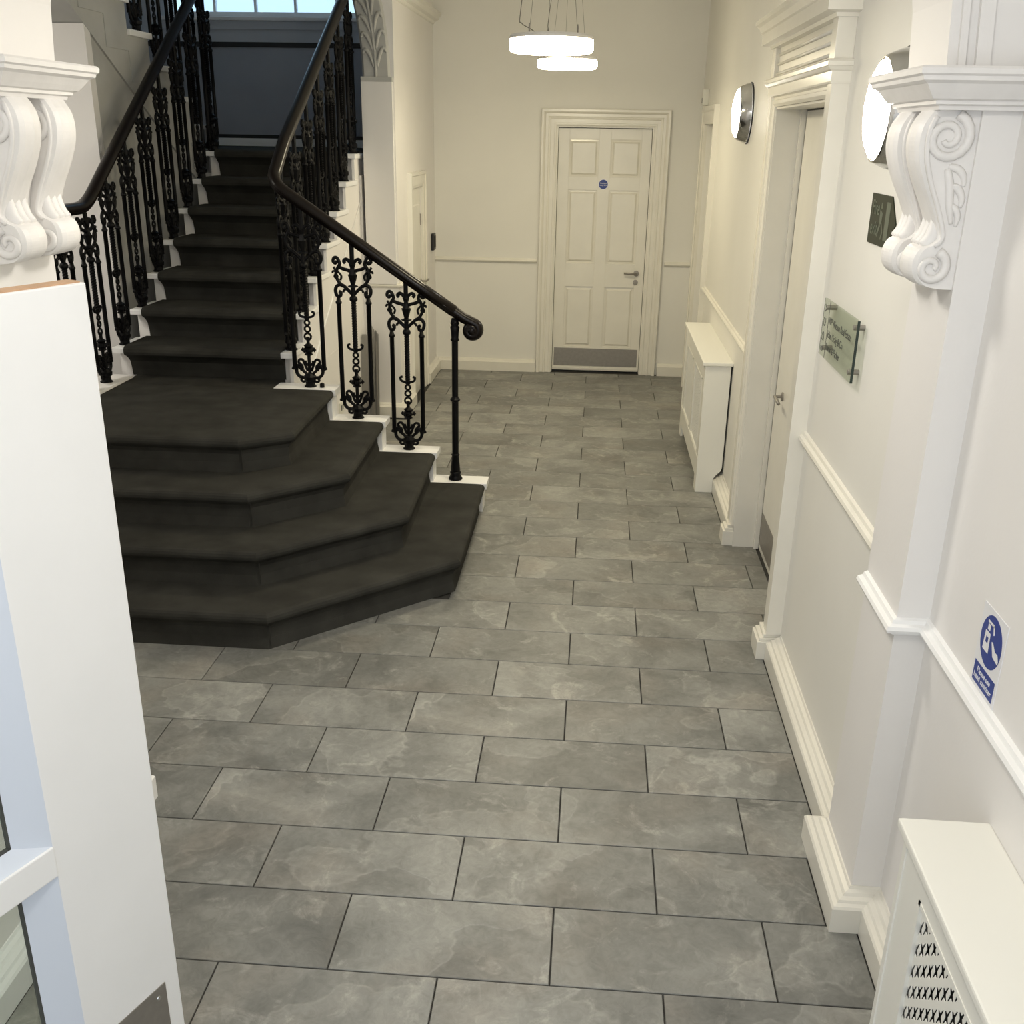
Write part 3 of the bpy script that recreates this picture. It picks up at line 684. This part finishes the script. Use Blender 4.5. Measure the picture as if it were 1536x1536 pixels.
# ================================================================== BALUSTRADE
PS = 1.07
def q(pts): return [(p[0]*PS, 0, p[1]*PS) for p in pts]
def mir(pts): return [(-p[0], p[1]) for p in pts]
def cached():
    P = {}
    P['base'] = (MB().lathe([(.036, 0), (.036, .006), (.028, .012), (.027, .032), (.036, .042), (.038, .060), (.022, .080)], 10), False)
    c = MB()
    for f in (lambda p: p, mir):
        c.tube(spline(q(f([(.020, .050), (.052, .052), (.072, .078), (.066, .112), (.046, .118), (.040, .100), (.052, .094)])), 4), 0.0104, 6)
        c.tube(spline(q(f([(.006, .062), (.030, .082), (.055, .105), (.080, .112), (.092, .094)])), 4), 0.0092, 6)
        c.tube(spline(q(f([(.010, .085), (.022, .115), (.036, .146), (.054, .146), (.058, .130), (.048, .126)])), 4), 0.0079, 6)
        c.tube(spline(q(f([(.024, .030), (.040, .026), (.050, .036), (.044, .044)])), 3), 0.0079, 5)
        c.tube(spline(q(f([(.000, .110), (.018, .128), (.020, .142)])), 3), 0.0073, 5)
    P['cup_scroll'] = (c, True)
    P['lower_stem'] = (MB().tube([(0, 0, .05*PS), (0, 0, .27*PS)], .010, 8), False)
    k = MB(); k.lathe([(.010, .168*PS), (.026, .176*PS), (.018, .186*PS), (.036, .196*PS), (.036, .206*PS), (.020, .214*PS), (.028, .224*PS), (.010, .236*PS)], 8)
    for i in range(6):
        a = i*PI/3; k.lathe([(.001, -.014), (.012, 0), (.001, .014)], 6, (.034*math.cos(a), .034*math.sin(a), .201*PS))
    P['flower_knob'] = (k, False)
    P['ring'] = [MB().ring((0, 0, z*PS), r, .0065) for z, r in ((.272, .019), (.312, .016), (.346, .014), (.372, .010))]
    P['crescent'] = (MB().tube(spline(q([(-.028, .404), (-.040, .398), (-.032, .380), (0, .374), (.032, .380), (.040, .398), (.028, .404)]), 4), .0075, 6), True)
    P['twisted_rod'] = (MB().tube([(0, 0, (.376 + .27*i/60)*PS) for i in range(61)], .0155, 4, twist=2*PI*5), False)
    P['knob'] = (MB().lathe([(.010, .626*PS), (.022, .634*PS), (.024, .644*PS), (.020, .654*PS), (.009, .662*PS)], 10), True)
    rods = []
    for sgn in (-1, 1):
        rods.append(MB().lathe([(.001, .082*PS), (.0135, .112*PS), (.013, .30*PS), (.013, .615*PS), (.018, .618*PS), (.018, .628*PS), (.013, .632*PS), (.010, .650*PS)], 8, (sgn*.080*PS, 0, 0)))
    P['outer_rod'] = rods
    s = MB()
    for f in (lambda p: p, mir):
        s.tube(spline(q(f([(.000, .662), (.026, .688), (.054, .712), (.080, .712), (.094, .690), (.088, .660), (.070, .656), (.066, .674), (.076, .680)])), 4), 0.0104, 6)
        s.tube(spline(q(f([(.052, .706), (.078, .735), (.088, .768), (.078, .800), (.066, .822), (.078, .850), (.094, .852), (.100, .834), (.088, .824), (.080, .836)])), 4), 0.0098, 6)
        s.tube(spline(q(f([(.066, .738), (.060, .758), (.072, .776), (.092, .792), (.100, .806)])), 4), 0.0067, 5)
        s.tube(spline(q(f([(.070, .806), (.048, .796), (.024, .790), (.000, .778)])), 4), 0.0104, 6)
        s.tube(spline(q(f([(.000, .806), (.014, .834), (.032, .846), (.044, .836), (.036, .826)])), 4), 0.0104, 6)
        s.ring((f([(.088, .758)])[0][0]*PS, 0, .758*PS), .011, .0045, n=8, k=4)
        s.tube(spline(q(f([(.036, .694), (.050, .686), (.052, .676)])), 3), 0.0073, 5)
        s.tube(spline(q(f([(.090, .782), (.104, .784), (.106, .774)])), 3), 0.0061, 5)
    P['lyre_scroll'] = (s, True)
    P['tulip'] = (MB().lathe([(.007, .700*PS), (.030, .706*PS), (.030, .710*PS), (.012, .716*PS), (.018, .735*PS), (.028, .768*PS), (.022, .766*PS), (.012, .800*PS), (.020, .820*PS), (.010, .830*PS)], 8), False)
    return P
BP = cached(); BMESH = {}
for k, v in BP.items():
    lst = v if isinstance(v, list) else [v]
    BMESH[k] = []
    for it in lst:
        mb, sm = it if isinstance(it, tuple) else (it, True)
        o = mb.build(k, IRON, None, smooth=sm); BMESH[k].append(o.data); bpy.data.objects.remove(o)
STEM = {}
def baluster(loc, rz, Ht, label, group, full=True):
    r = tag(empty('baluster', loc, rz), label, 'baluster', group)
    for k, ms in BMESH.items():
        for me in ms: link(k, me, r)
    kk = round(Ht, 2)
    if kk not in STEM:
        o = MB().tube([(0, 0, .655*PS), (0, 0, kk)], .0135, 6).build('upper_stem', IRON); STEM[kk] = o.data; bpy.data.objects.remove(o)
    link('upper_stem', STEM[kk], r)
    return r
BG = 'ornate cast iron balusters of the staircase'
ORD = {2: 'second', 3: 'third', 4: 'fourth', 5: 'fifth', 6: 'sixth', 7: 'seventh', 8: 'eighth', 9: 'ninth', 10: 'tenth', 11: 'eleventh'}
zr_low = lambda x: 1.165 + (-.741 - x)*.668
YR = 3.715
for n, x in ((2, -1.014), (3, -1.313), (4, -1.588)):
    baluster((x, YR, n*H + .002), 0, zr_low(x) - n*H - .02, 'black scrolled iron baluster on the white end of the %s flared step from the floor' % ORD[n], BG)
zr_r = lambda y: 1.85 + (y - 3.68)*.555
for n in range(5, 12):
    y = YN_(n) + .11
    baluster((-1.742, y, n*H), PI/2, zr_r(y) - n*H - .02, 'black iron baluster on the %s tread, right side of the straight flight' % ORD[n] if n < 11 else 'black iron baluster beside the landing, top of the right-hand balustrade', BG)
zr_l = lambda y: 1.69 + (y - 3.63)*.645
for n in range(4, 12):
    y = YN_(n) + .11 if n > 4 else 3.60
    z0 = n*H if n > 4 else .725
    baluster((-2.762, y, z0), PI/2, zr_l(max(y, 3.63)) - z0 - .02, 'black iron baluster on the %s tread, left side of the straight flight' % ORD[n] if n < 11 else 'black iron baluster beside the landing, top of the left-hand balustrade', BG)
for i, y in enumerate((3.31, 3.02, 2.73, 2.44)):
    baluster((-2.772, y, .725), PI/2, 1.69 - .725 - .02, ['first', 'second', 'third', 'fourth'][i] + ' level baluster on the low left plinth, counted from the stair foot bend', BG)
zr_u = lambda y: 3.10 + (5.62 - y)*.582
for j in range(1, 7):
    zt = 1.9525 + H*j; y = 5.95 - .305*(j-1) - .13
    baluster((-2.905, y, zt), PI/2, min(1.05, zr_u(y) - zt - .02), 'black iron baluster on the %s tread of the upper flight' % ('first' if j == 1 else ORD[j]), BG)

# newel
nw = thing('newel_post', 'slender black iron newel post at the foot of the handrail', 'newel post', (-.738, YR, H))
m = MB().lathe([(.040, 0), (.042, .008), (.036, .018), (.030, .030), (.034, .045), (.026, .052)], 12, (-.738, YR, H+.003)); m.build('base', IRON, nw, smooth=True)
MB().lathe([(.026, .052), (.029, .060), (.025, .10), (.021, .150), (.026, .156), (.021, .162)], 12, (-.738, YR, H)).build('fluted_foot', IRON, nw, smooth=True)
MB().lathe([(.0195, .16), (.0195, .475), (.028, .482), (.030, .490), (.022, .498), (.0185, .505), (.0185, .83)], 12, (-.738, YR, H)).build('shaft', IRON, nw)
MB().lathe([(.0185, .825), (.026, .832), (.021, .842), (.023, .875), (.027, .905), (.020, .915), (.026, .925), (.018, .955)], 12, (-.738, YR, H)).build('capital', IRON, nw, smooth=True)
ln = thing('landing_newel', 'dark iron newel where the left handrail turns at the landing', 'newel post', (-2.83, 5.86, 1.966))
MB().lathe([(.045, 0), (.045, .03), (.030, .05), (.026, .14), (.032, .15), (.024, .16), (.024, .92), (.034, .94), (.028, 1.10)], 12, (-2.83, 5.86, 1.966)).build('shaft', IRON, ln, smooth=False)

# handrails
def rail_sweep(path, name, parent, wd=.034, ht=.030):
    sec = [(-1, -.35), (-.8, -.55), (-.62, -.62), (-.55, -1), (.55, -1), (.62, -.62), (.8, -.55), (1, -.35), (1.06, .1), (.9, .62), (.55, .95), (0, 1.08), (-.55, .95), (-.9, .62), (-1.06, .1)]
    P = [Vector(p) for p in path]; L = []; m = len(P); up0 = Vector((0, 0, 1)); prev = None
    for i in range(m):
        t = (P[min(i+1, m-1)] - P[max(i-1, 0)]).normalized()
        sd = t.cross(up0)
        if prev is not None:
            sd = prev - t*prev.dot(t)
        sd.normalize()
        prev = sd; u = sd.cross(t)
        L.append([P[i] + sd*a*wd + u*b*ht for a, b in sec])
    return MB().loops(L).build(name, RAILM, parent, smooth=True)
hr = thing('handrail', 'dark polished handrail ending in a scroll above the newel post', 'handrail', (-.738, YR, 1.1))
path = []
VC = (-.640, 1.068); r0 = .062
for i in range(22):
    t = i/21; a = math.radians(62) - (1 - t)*math.radians(430); r = r0*(.30 + .70*t)
    path.append((VC[0] + r*math.cos(a), YR, VC[1] + r*math.sin(a)))
path = [p for p in path]
path += [(-.66, YR, 1.142 + .004)]
x = -.74
low = [(x, YR, zr_low(x) + .005) for x in (-.74, -.95, -1.2, -1.45, -1.62)]
bend = spline([(-1.62, YR, zr_low(-1.62) + .005), (-1.70, YR+.006, 1.812), (-1.738, YR+.045, 1.862), (-1.742, YR+.11, 1.91), (-1.742, 4.0, zr_r(4.0)+.01)], 6)
up = [(-1.742, y, zr_r(y)+.01) for y in (4.3, 4.7, 5.1, 5.5, 5.85)]
vol = [p for p in path]
rail_sweep(low[:-1] + [tuple(p) for p in bend] + up, 'rail', hr)
# scroll end
sp = []
for i in range(30):
    t = i/29; a = math.radians(58) - t*math.radians(400); r = .040*(1 - .62*t)
    sp.append((VC[0] + r*math.cos(a), YR, VC[1] + r*math.sin(a)))
rail_sweep([(-.80, YR, zr_low(-.80)+.005), (-.74, YR, zr_low(-.74)+.005), (-.69, YR, zr_low(-.69)+.005)] + sp, 'scroll_end', hr, .034, .027)
MB().lathe([(.001, -.036), (.030, -.034), (.034, 0), (.030, .034), (.001, .036)], 16, (VC[0], YR, VC[1]), 'y').build('scroll_eye', RAILM, hr, smooth=True)
hl = thing('handrail', 'dark polished handrail on the left of the stairs, behind the left corbel', 'handrail', (-2.762, 3.6, 1.69))
pth = [(-2.772, 2.2, 1.69), (-2.77, 3.0, 1.69)] + [tuple(p) for p in spline([(-2.768, 3.52, 1.69), (-2.765, 3.60, 1.70), (-2.762, 3.70, 1.745), (-2.762, 3.85, zr_l(3.85)+.01)], 4)] + [(-2.762, y, zr_l(y)+.01) for y in (4.2, 4.6, 5.0, 5.4, 5.6)]
pth += [tuple(p) for p in spline([(-2.765, 5.72, 3.04), (-2.79, 5.84, 3.075), (-2.835, 5.88, 3.085), (-2.88, 5.83, 3.09), (-2.905, 5.70, 3.12)], 4)] + [(-2.905, y, zr_u(y)+.02) for y in (5.4, 5.0, 4.6, 4.2, 3.3)]
rail_sweep(pth, 'rail', hl)
tag(MB().lathe([(.014, 0), (.014, .02), (.008, .026)], 10, (-1.515, 3.70, 4*H+.004)).build('stair_bolt', IRON), 'small black bolt head standing beside the fourth step baluster', 'bolt')

# ================================================================== RADIATOR COVERS
def lattice(mb, x, ya, yb, za, zb, cw, chh, hw, hh, t=.0012, stagger=True):
    """perforated sheet in a plane X=x with staggered X-shaped holes"""
    ncol = int((yb-ya)/cw); y0 = ya + ((yb-ya) - ncol*cw)/2
    def rect(a, b, c, d):
        if b-a > 1e-5 and d-c > 1e-5:
            n = len(mb.v); mb.v += [(x, a, c), (x, b, c), (x, b, d), (x, a, d)]; mb.f.append((n, n+1, n+2, n+3))
    rect(ya, y0, za, zb); rect(y0+ncol*cw, yb, za, zb)
    hx = [(1, .9), (.48, 0), (1, -.9), (.55, -1), (0, -.5), (-.55, -1), (-1, -.9), (-.48, 0), (-1, .9), (-.55, 1), (0, .5), (.55, 1)]
    ox = [(1, .9), (1, 0), (1, -.9), (.6, -1), (0, -1), (-.6, -1), (-1, -.9), (-1, 0), (-1, .9), (-.6, 1), (0, 1), (.6, 1)]
    cx_ = [(1, 1), None]
    for i in range(ncol):
        a, b = y0+i*cw, y0+(i+1)*cw; z = za + (chh/2 if i % 2 and stagger else 0)
        rect(a, b, za, z)
        while z + chh <= zb + 1e-6:
            yc, zc = (a+b)/2, z+chh/2; n = len(mb.v)
            for u, v in hx: mb.v.append((x, yc+u*hw, zc+v*hh))
            for u, v in hx: mb.v.append((x+t, yc+u*hw*.95, zc+v*hh*.95))
            for (u, v) in ox:
                U = cw/2*(1 if abs(u) == 1 else abs(u))*(1 if u > 0 else -1 if u < 0 else 0); V = chh/2*v if abs(u) == 1 or abs(v) == 1 else chh/2*v
                mb.v.append((x, yc+U, zc+V))
            for j in range(12):
                k = (j+1) % 12
                mb.f.append((n+j, n+k, n+24+k, n+24+j)); mb.f.append((n+j, n+k, n+12+k, n+12+j))
            # corner fill
            for j, (su, sv) in ((11, (1, 1)), (2, (1, -1)), (5, (-1, -1)), (8, (-1, 1))):
                k = (j+1) % 12; mb.v.append((x, yc+su*cw/2, zc+sv*chh/2)); mb.f.append((n+24+j, n+24+k, len(mb.v)-1))
            z += chh
        rect(a, b, z, zb)
def rad_cover(label, xf, xw, ya, yb, zt, panels, stile, pz, loc, grid, foot=.10, mt=CABW, shear=0):
    r = thing('radiator_cover', label, 'radiator cover', loc)
    MB().box(xf-.016, xw, ya-.016, yb+.016, zt-.022, zt).build('top_board', mt, r, bevel=.005)
    # end boards with a notch for the skirting
    for y, yy in ((ya, ya+.018), (yb-.018, yb)):
        poly = [(xf, 0), (xw-.062, 0), (xw-.062, .09), (xw-.045, .115), (xw-.02, .14), (xw-.012, .165), (xw-.012, zt-.022), (xf, zt-.022)]
        MB().prism(poly, lambda p: (p[0], y, p[1]), lambda p: (p[0], yy, p[1])).build('end_board', mt, r)
    # front frame
    a, b = ya+.018, yb-.018
    MB().box(xf+.004, xf+.018, a, b, pz[1], zt-.022).build('top_rail', mt, r)
    poly = [(a, 0), (a+foot, 0), (a+foot, .05), (a+foot+.03, .085), (b-foot-.03, .085), (b-foot, .05), (b-foot, 0), (b, 0), (b, pz[0]), (a, pz[0])]
    # bottom rail with feet as three boxes (concave outline)
    MB().box(xf, xf+.018, a, b, .085, pz[0]).box(xf, xf+.018, a, a+foot, 0, .085).box(xf, xf+.018, b-foot, b, 0, .085).build('bottom_rail', mt, r)
    ed = [a]
    wpan = (b - a - stile*(panels+1))/panels
    for i in range(panels+1):
        s = a + i*(wpan+stile); MB().box(xf+.004, xf+.018, s, s+stile, pz[0], pz[1]).build('stile', mt, r)
        if i < panels:
            u, v = s+stile, s+stile+wpan
            mb = MB(); me = bpy.data.meshes.new('grille')
            if shear:
                # holes run in slanting rows: build a taller sheet, slant it, trim it to the frame
                sp_ = (v-u)*shear; nz = math.ceil((pz[1]-pz[0]+sp_)/grid[1]) + 1
                lattice(mb, xf+.010, u, v, pz[0]-.03, pz[0]-.03+nz*grid[1], *grid, stagger=False)
                mb.v = [(p[0], p[1], p[2] - (p[1]-u)*shear) if 0 else (p[0], p[1], p[2] - sp_ + (v-p[1])*shear) for p in mb.v]
            else: lattice(mb, xf+.010, u, v, pz[0], pz[1], *grid)
            me.from_pydata(mb.v, [], mb.f)
            if shear:
                import bmesh
                bm = bmesh.new(); bm.from_mesh(me)
                for zc_, nz_ in ((pz[0], -1), (pz[1], 1)):
                    bmesh.ops.bisect_plane(bm, geom=bm.verts[:] + bm.edges[:] + bm.faces[:], plane_co=(0, 0, zc_), plane_no=(0, 0, nz_), clear_outer=True)
                bm.to_mesh(me); bm.free()
            me.materials.append(mt)
            g = link('grille', me, r); g.location = -Vector(loc)
            for bb in ((xf+.002, xf+.012, u, u+.010, pz[0], pz[1]), (xf+.002, xf+.012, v-.010, v, pz[0], pz[1]), (xf+.002, xf+.012, u, v, pz[0], pz[0]+.010), (xf+.002, xf+.012, u, v, pz[1]-.010, pz[1])):
                MB().box(*bb).build('grille_bead', mt, g)
    MB().box(xf+.06, xw-.012, a+.05, b-.05, .10, zt-.08).build('grille_shade_box', DARK, r)  # near-black box: shade behind the grille holes put into its colour
    return r
rad_cover('white slatted-front radiator cover far down the right wall', .735, XR, 4.20, 5.64, .832, 2, .135, (.215, .70), (.82, 4.92, 0), (.022, .030, .0098, .0135))
rad_cover('white perforated radiator cover in the near right corner', .752, XN, -1.55, -.236, .755, 2, .112, (.20, .66), (.84, -.9, 0), (.0275, .056, .0124, .0178), mt=CABW, shear=.9636)

# ================================================================== LIGHTS (fittings)
def sconce(y, z, label):
    r = thing('wall_light', label, 'wall light', (XR, y, z), 'round chrome wall lights')
    MB().lathe([(.168, 0), (.170, -.006), (.160, -.012)], 36, (XR, y, z), 'x').build('back_plate', BLACKP, r, smooth=False)
    MB().lathe([(.165, -.010), (.160, -.030), (.150, -.055), (.143, -.070), (.139, -.072), (.134, -.066)], 36, (XR, y, z), 'x', cap=False).build('chrome_rim', CHROME, r, smooth=True)
    MB().lathe([(.135, -.066), (.132, -.074), (.110, -.086), (.070, -.096), (.030, -.100), (.001, -.101)], 36, (XR, y, z), 'x').build('opal_lens', SLAMP, r, smooth=True)
sconce(1.19, 2.183, 'round chrome wall light half hidden by the right corbel')
sconce(4.55, 2.236, 'round chrome wall light beyond the right doorway')
def pendant(x, y, zc, rad, hh, label, lamp=LAMP):
    r = thing('pendant_light', label, 'pendant light', (x, y, zc), 'round disc pendant lights')
    h = hh/2
    MB().lathe([(rad-.02, h-.002), (rad-.005, h-.004), (rad, h-.012), (rad, h-.022), (rad-.004, h-.024)], 48, (x, y, zc)).build('top_cap', PENDW, r, smooth=False)
    MB().lathe([(rad-.004, h-.024), (rad, h-.03), (rad, -h+.016), (rad-.006, -h+.004), (rad-.02, -h), (.001, -h)], 48, (x, y, zc), cap=False).build('diffuser', lamp, r, smooth=True)
    for i in range(3):
        a = math.radians(100 + 120*i); px_, py_ = x + .66*rad*math.cos(a), y + .66*rad*math.sin(a)
        w = MB().tube([(px_, py_, zc+h), (x + .2*rad*math.cos(a), y + .2*rad*math.sin(a), CZ-.02)], .0012, 5).build('suspension_wire', WIRE, r)
        MB().lathe([(.004, 0), (.004, .035), (.0015, .045)], 8, (px_, py_, zc+h-.004)).build('ferrule', STEEL, w)
    MB().tube(spline([(x-.06, y-.02, zc+h-.004), (x-.10, y-.03, zc+h+.02), (x-.145, y-.04, zc+h+.045), (x-.15, y-.04, zc+h+.09), (x-.10, y-.02, zc+.5), (x, y, CZ-.02)], 5), .0022, 5).build('power_cord', WIRE, r, smooth=True)
    MB().lathe([(.06, CZ-.03), (.06, CZ), (.001, CZ)], 20, (x, y, 0)).build('ceiling_rose', PENDW, r)
pendant(-.221, 3.42, 2.510, .203, .082, 'larger nearer disc pendant light with hanging wires')
pendant(-.214, 5.70, 2.562, .205, .078, 'smaller farther disc pendant light near the end door')

pendant(-.222, 1.06, 2.525, .204, .082, 'unseen disc pendant light added just behind the corridor arch', UNSEEN_LAMP)  # out of view, added on the row's spacing to brighten the near walls
pendant(-.25, -1.35, 2.95, .204, .082, 'unseen disc pendant light added in the entrance lobby', UNSEEN_LAMP)  # extra pendant out of view, added to brighten the near surfaces
pendant(-3.6, 2.75, 2.60, .204, .082, 'unseen disc pendant light added in the stair hall left of the steps', UNSEEN_LAMP)  # extra pendant out of view, added to light the white wall behind the stairs
# ================================================================== SIGNS
# exit sign on right wall
sg = thing('exit_sign', 'dark green pointed fire exit sign below the near wall light', 'sign', (XR, 1.23, 1.875))
poly = [(1.386, 1.948), (1.386, 1.800), (1.155, 1.800), (1.082, 1.874), (1.155, 1.948)]
MB().prism(poly, lambda p: (XR, p[0], p[1]), lambda p: (XR-.004, p[0], p[1])).build('plate', GREEN, sg)
Mx = lambda y, z: basis((-.0046, y, z), (0, -1, 0), (0, 0, 1), (-1, 0, 0))
lettering('lettering', 'Fire\nexit', .062, SIGNPALE, sg, Mx(.09, .012), .085)
m = MB()
def wp(pts, x=XR-.0045):  # flat print
    n = len(m.v); m.v.extend([(x, a, b) for a, b in pts]); m.f.append(tuple(range(n, n+len(pts))))
wp([(1.262, 1.925), (1.246, 1.925), (1.246, 1.908), (1.262, 1.908)]); wp([(1.27, 1.905), (1.235, 1.895), (1.24, 1.865), (1.262, 1.86)]); wp([(1.262, 1.865), (1.285, 1.83), (1.275, 1.822), (1.248, 1.858)]); wp([(1.245, 1.865), (1.225, 1.84), (1.235, 1.822), (1.227, 1.818), (1.212, 1.84), (1.236, 1.868)])
wp([(1.200, 1.93), (1.155, 1.93), (1.155, 1.82), (1.200, 1.82)])
m.build('pictogram', SIGNPALE, sg)
# glass plaque
sg = thing('glass_sign', 'frosted glass office directory sign on steel standoffs', 'sign', (.87, 1.48, 1.473))
MB().box(.868, .876, 1.230, 1.735, 1.374, 1.572).build('glass_plate', GLASSG, sg)
MB().box(.8678, .8762, 1.2285, 1.2300, 1.374, 1.572).build('polished_edge', GEDGE, sg)
MB().box(.8674, .868, 1.7315, 1.735, 1.374, 1.572).box(.8674, .868, 1.640, 1.645, 1.374, 1.572).build('printed_rule', INK, sg)
for y in (1.272, 1.69):
    for z in (1.545, 1.402):
        MB().lathe([(.009, 0), (.009, -.034), (.008, -.036)], 12, (XR, y, z), 'x').build('standoff', STEEL, sg)
Mg = lambda y, z: basis((-.0030, y, z), (0, -1, 0), (0, 0, 1), (-1, 0, 0))
lettering('lettering', 'WP Watson Real Estate', .036, INK, sg, Mg(.150, .024), .345, 'LEFT')
lettering('lettering', 'John Craig & Co', .036, INK, sg, Mg(.150, -.022), .245, 'LEFT')
lettering('lettering', 'Bacon & Parker', .036, INK, sg, Mg(.150, -.066), .215, 'LEFT')
lettering('lettering', 'S D C V', .05, INK, sg, basis((-.0030, .20, -.085), (0, 0, 1), (0, 1, 0), (-1, 0, 0)), .165, 'LEFT')
# hand sanitiser sign
sg = thing('hand_sanitiser_sign', 'white and blue please use hand sanitiser sign above the near dado rail', 'sign', (XN, -.048, 1.06))
MB().box(XN-.002, XN, -.118, .022, .970, 1.165).build('backing', SIGNW, sg)
MB().lathe([(.0595, -.0021), (.0595, -.0025), (.001, -.0026)], 40, (XN, -.048, 1.096), 'x').build('blue_disc', BLUE, sg)
MB().box(XN-.0026, XN-.002, -.108, .012, .979, 1.027).build('blue_panel', BLUE, sg)
m = MB(); xx = XN-.0029
def wpq(pts): wp(pts, xx)
wpq([(-.012, 1.112), (-.040, 1.112), (-.044, 1.066), (-.010, 1.066)])                       # bottle
wpq([(-.020, 1.116), (-.034, 1.116), (-.034, 1.130), (-.020, 1.130)]); wpq([(-.016, 1.132), (-.052, 1.132), (-.052, 1.138), (-.016, 1.138)])
wpq([(-.046, 1.136), (-.054, 1.136), (-.060, 1.118), (-.055, 1.116)])
wpq([(-.052, 1.100), (-.060, 1.102), (-.078, 1.088), (-.094, 1.088), (-.103, 1.076), (-.100, 1.068), (-.084, 1.070), (-.070, 1.072)])  # hand
m.build('pictogram', SIGNW, sg)
m = MB(); xx = XN-.0031
wpq([(-.020, 1.100), (-.033, 1.100), (-.033, 1.086), (-.020, 1.086)]); m.build('bottle_label', BLUE, sg)
lettering('lettering', 'Please use\nhand sanitiser', .0185, SIGNW, sg, basis((-.0030, -.0, -.053), (0, -1, 0), (0, 0, 1), (-1, 0, 0)), .104)

# ================================================================== SMALL THINGS
db = thing('alarm_sensor', 'small white alarm sensor high in the far right corner', 'sensor', (.905, 7.2, 2.40))
MB().box(.852, XR, 7.14, 7.20, 2.345, 2.465).build('housing', PLASTIC, db, bevel=.006)
MB().box(.848, .853, 7.15, 7.19, 2.36, 2.40).build('lens', GREYB, db)
kb = thing('black_door_holder', 'small black box on the left wall by the end corner', 'wall box', (XL, 7.45, 1.19))
MB().box(XL, XL+.028, 7.40, 7.52, 1.115, 1.262).build('body', BLACKP, kb, bevel=.010)
MB().box(XL+.027, XL+.031, 7.42, 7.50, 1.14, 1.24).build('cover', DARK, kb, bevel=.001)
fb = thing('folded_board', 'grey metal folded board leaning against the pilaster by the stairs', 'board', (-1.66, 5.62, 0))
for k, (a, b, y, tz) in enumerate(((-1.735, -1.655, 5.585, .64), (-1.690, -1.618, 5.620, .70), (-1.650, -1.592, 5.655, .66))):
    MB().loops([[(a+.01, y, .004), (b, y, .004), (b, y+.05, tz), (b-.02, y+.055, tz+.03), (a+.03, y+.055, tz+.03), (a, y+.03, tz-.12)],
                [(a+.01, y+.018, .004), (b, y+.018, .004), (b, y+.068, tz), (b-.02, y+.073, tz+.03), (a+.03, y+.073, tz+.03), (a, y+.048, tz-.12)]]).build('leaf', GREYB, fb, bevel=.002)
    MB().box(b-.012, b-.006, y-.004, y+.002, .01, tz*.93).build('edge_strip', STEEL, fb)
so = thing('wall_socket', 'small pale wall socket low on the stair side', 'socket', (-1.715, 4.93, .28))
MB().box(-1.716, -1.706, 4.87, 4.99, .235, .325).build('plate', PLASTIC, so, bevel=.003)
MB().box(-1.7065, -1.7045, 4.90, 4.92, .262, .300).box(-1.7065, -1.7045, 4.94, 4.96, .262, .300).build('socket_slot', INK, so)
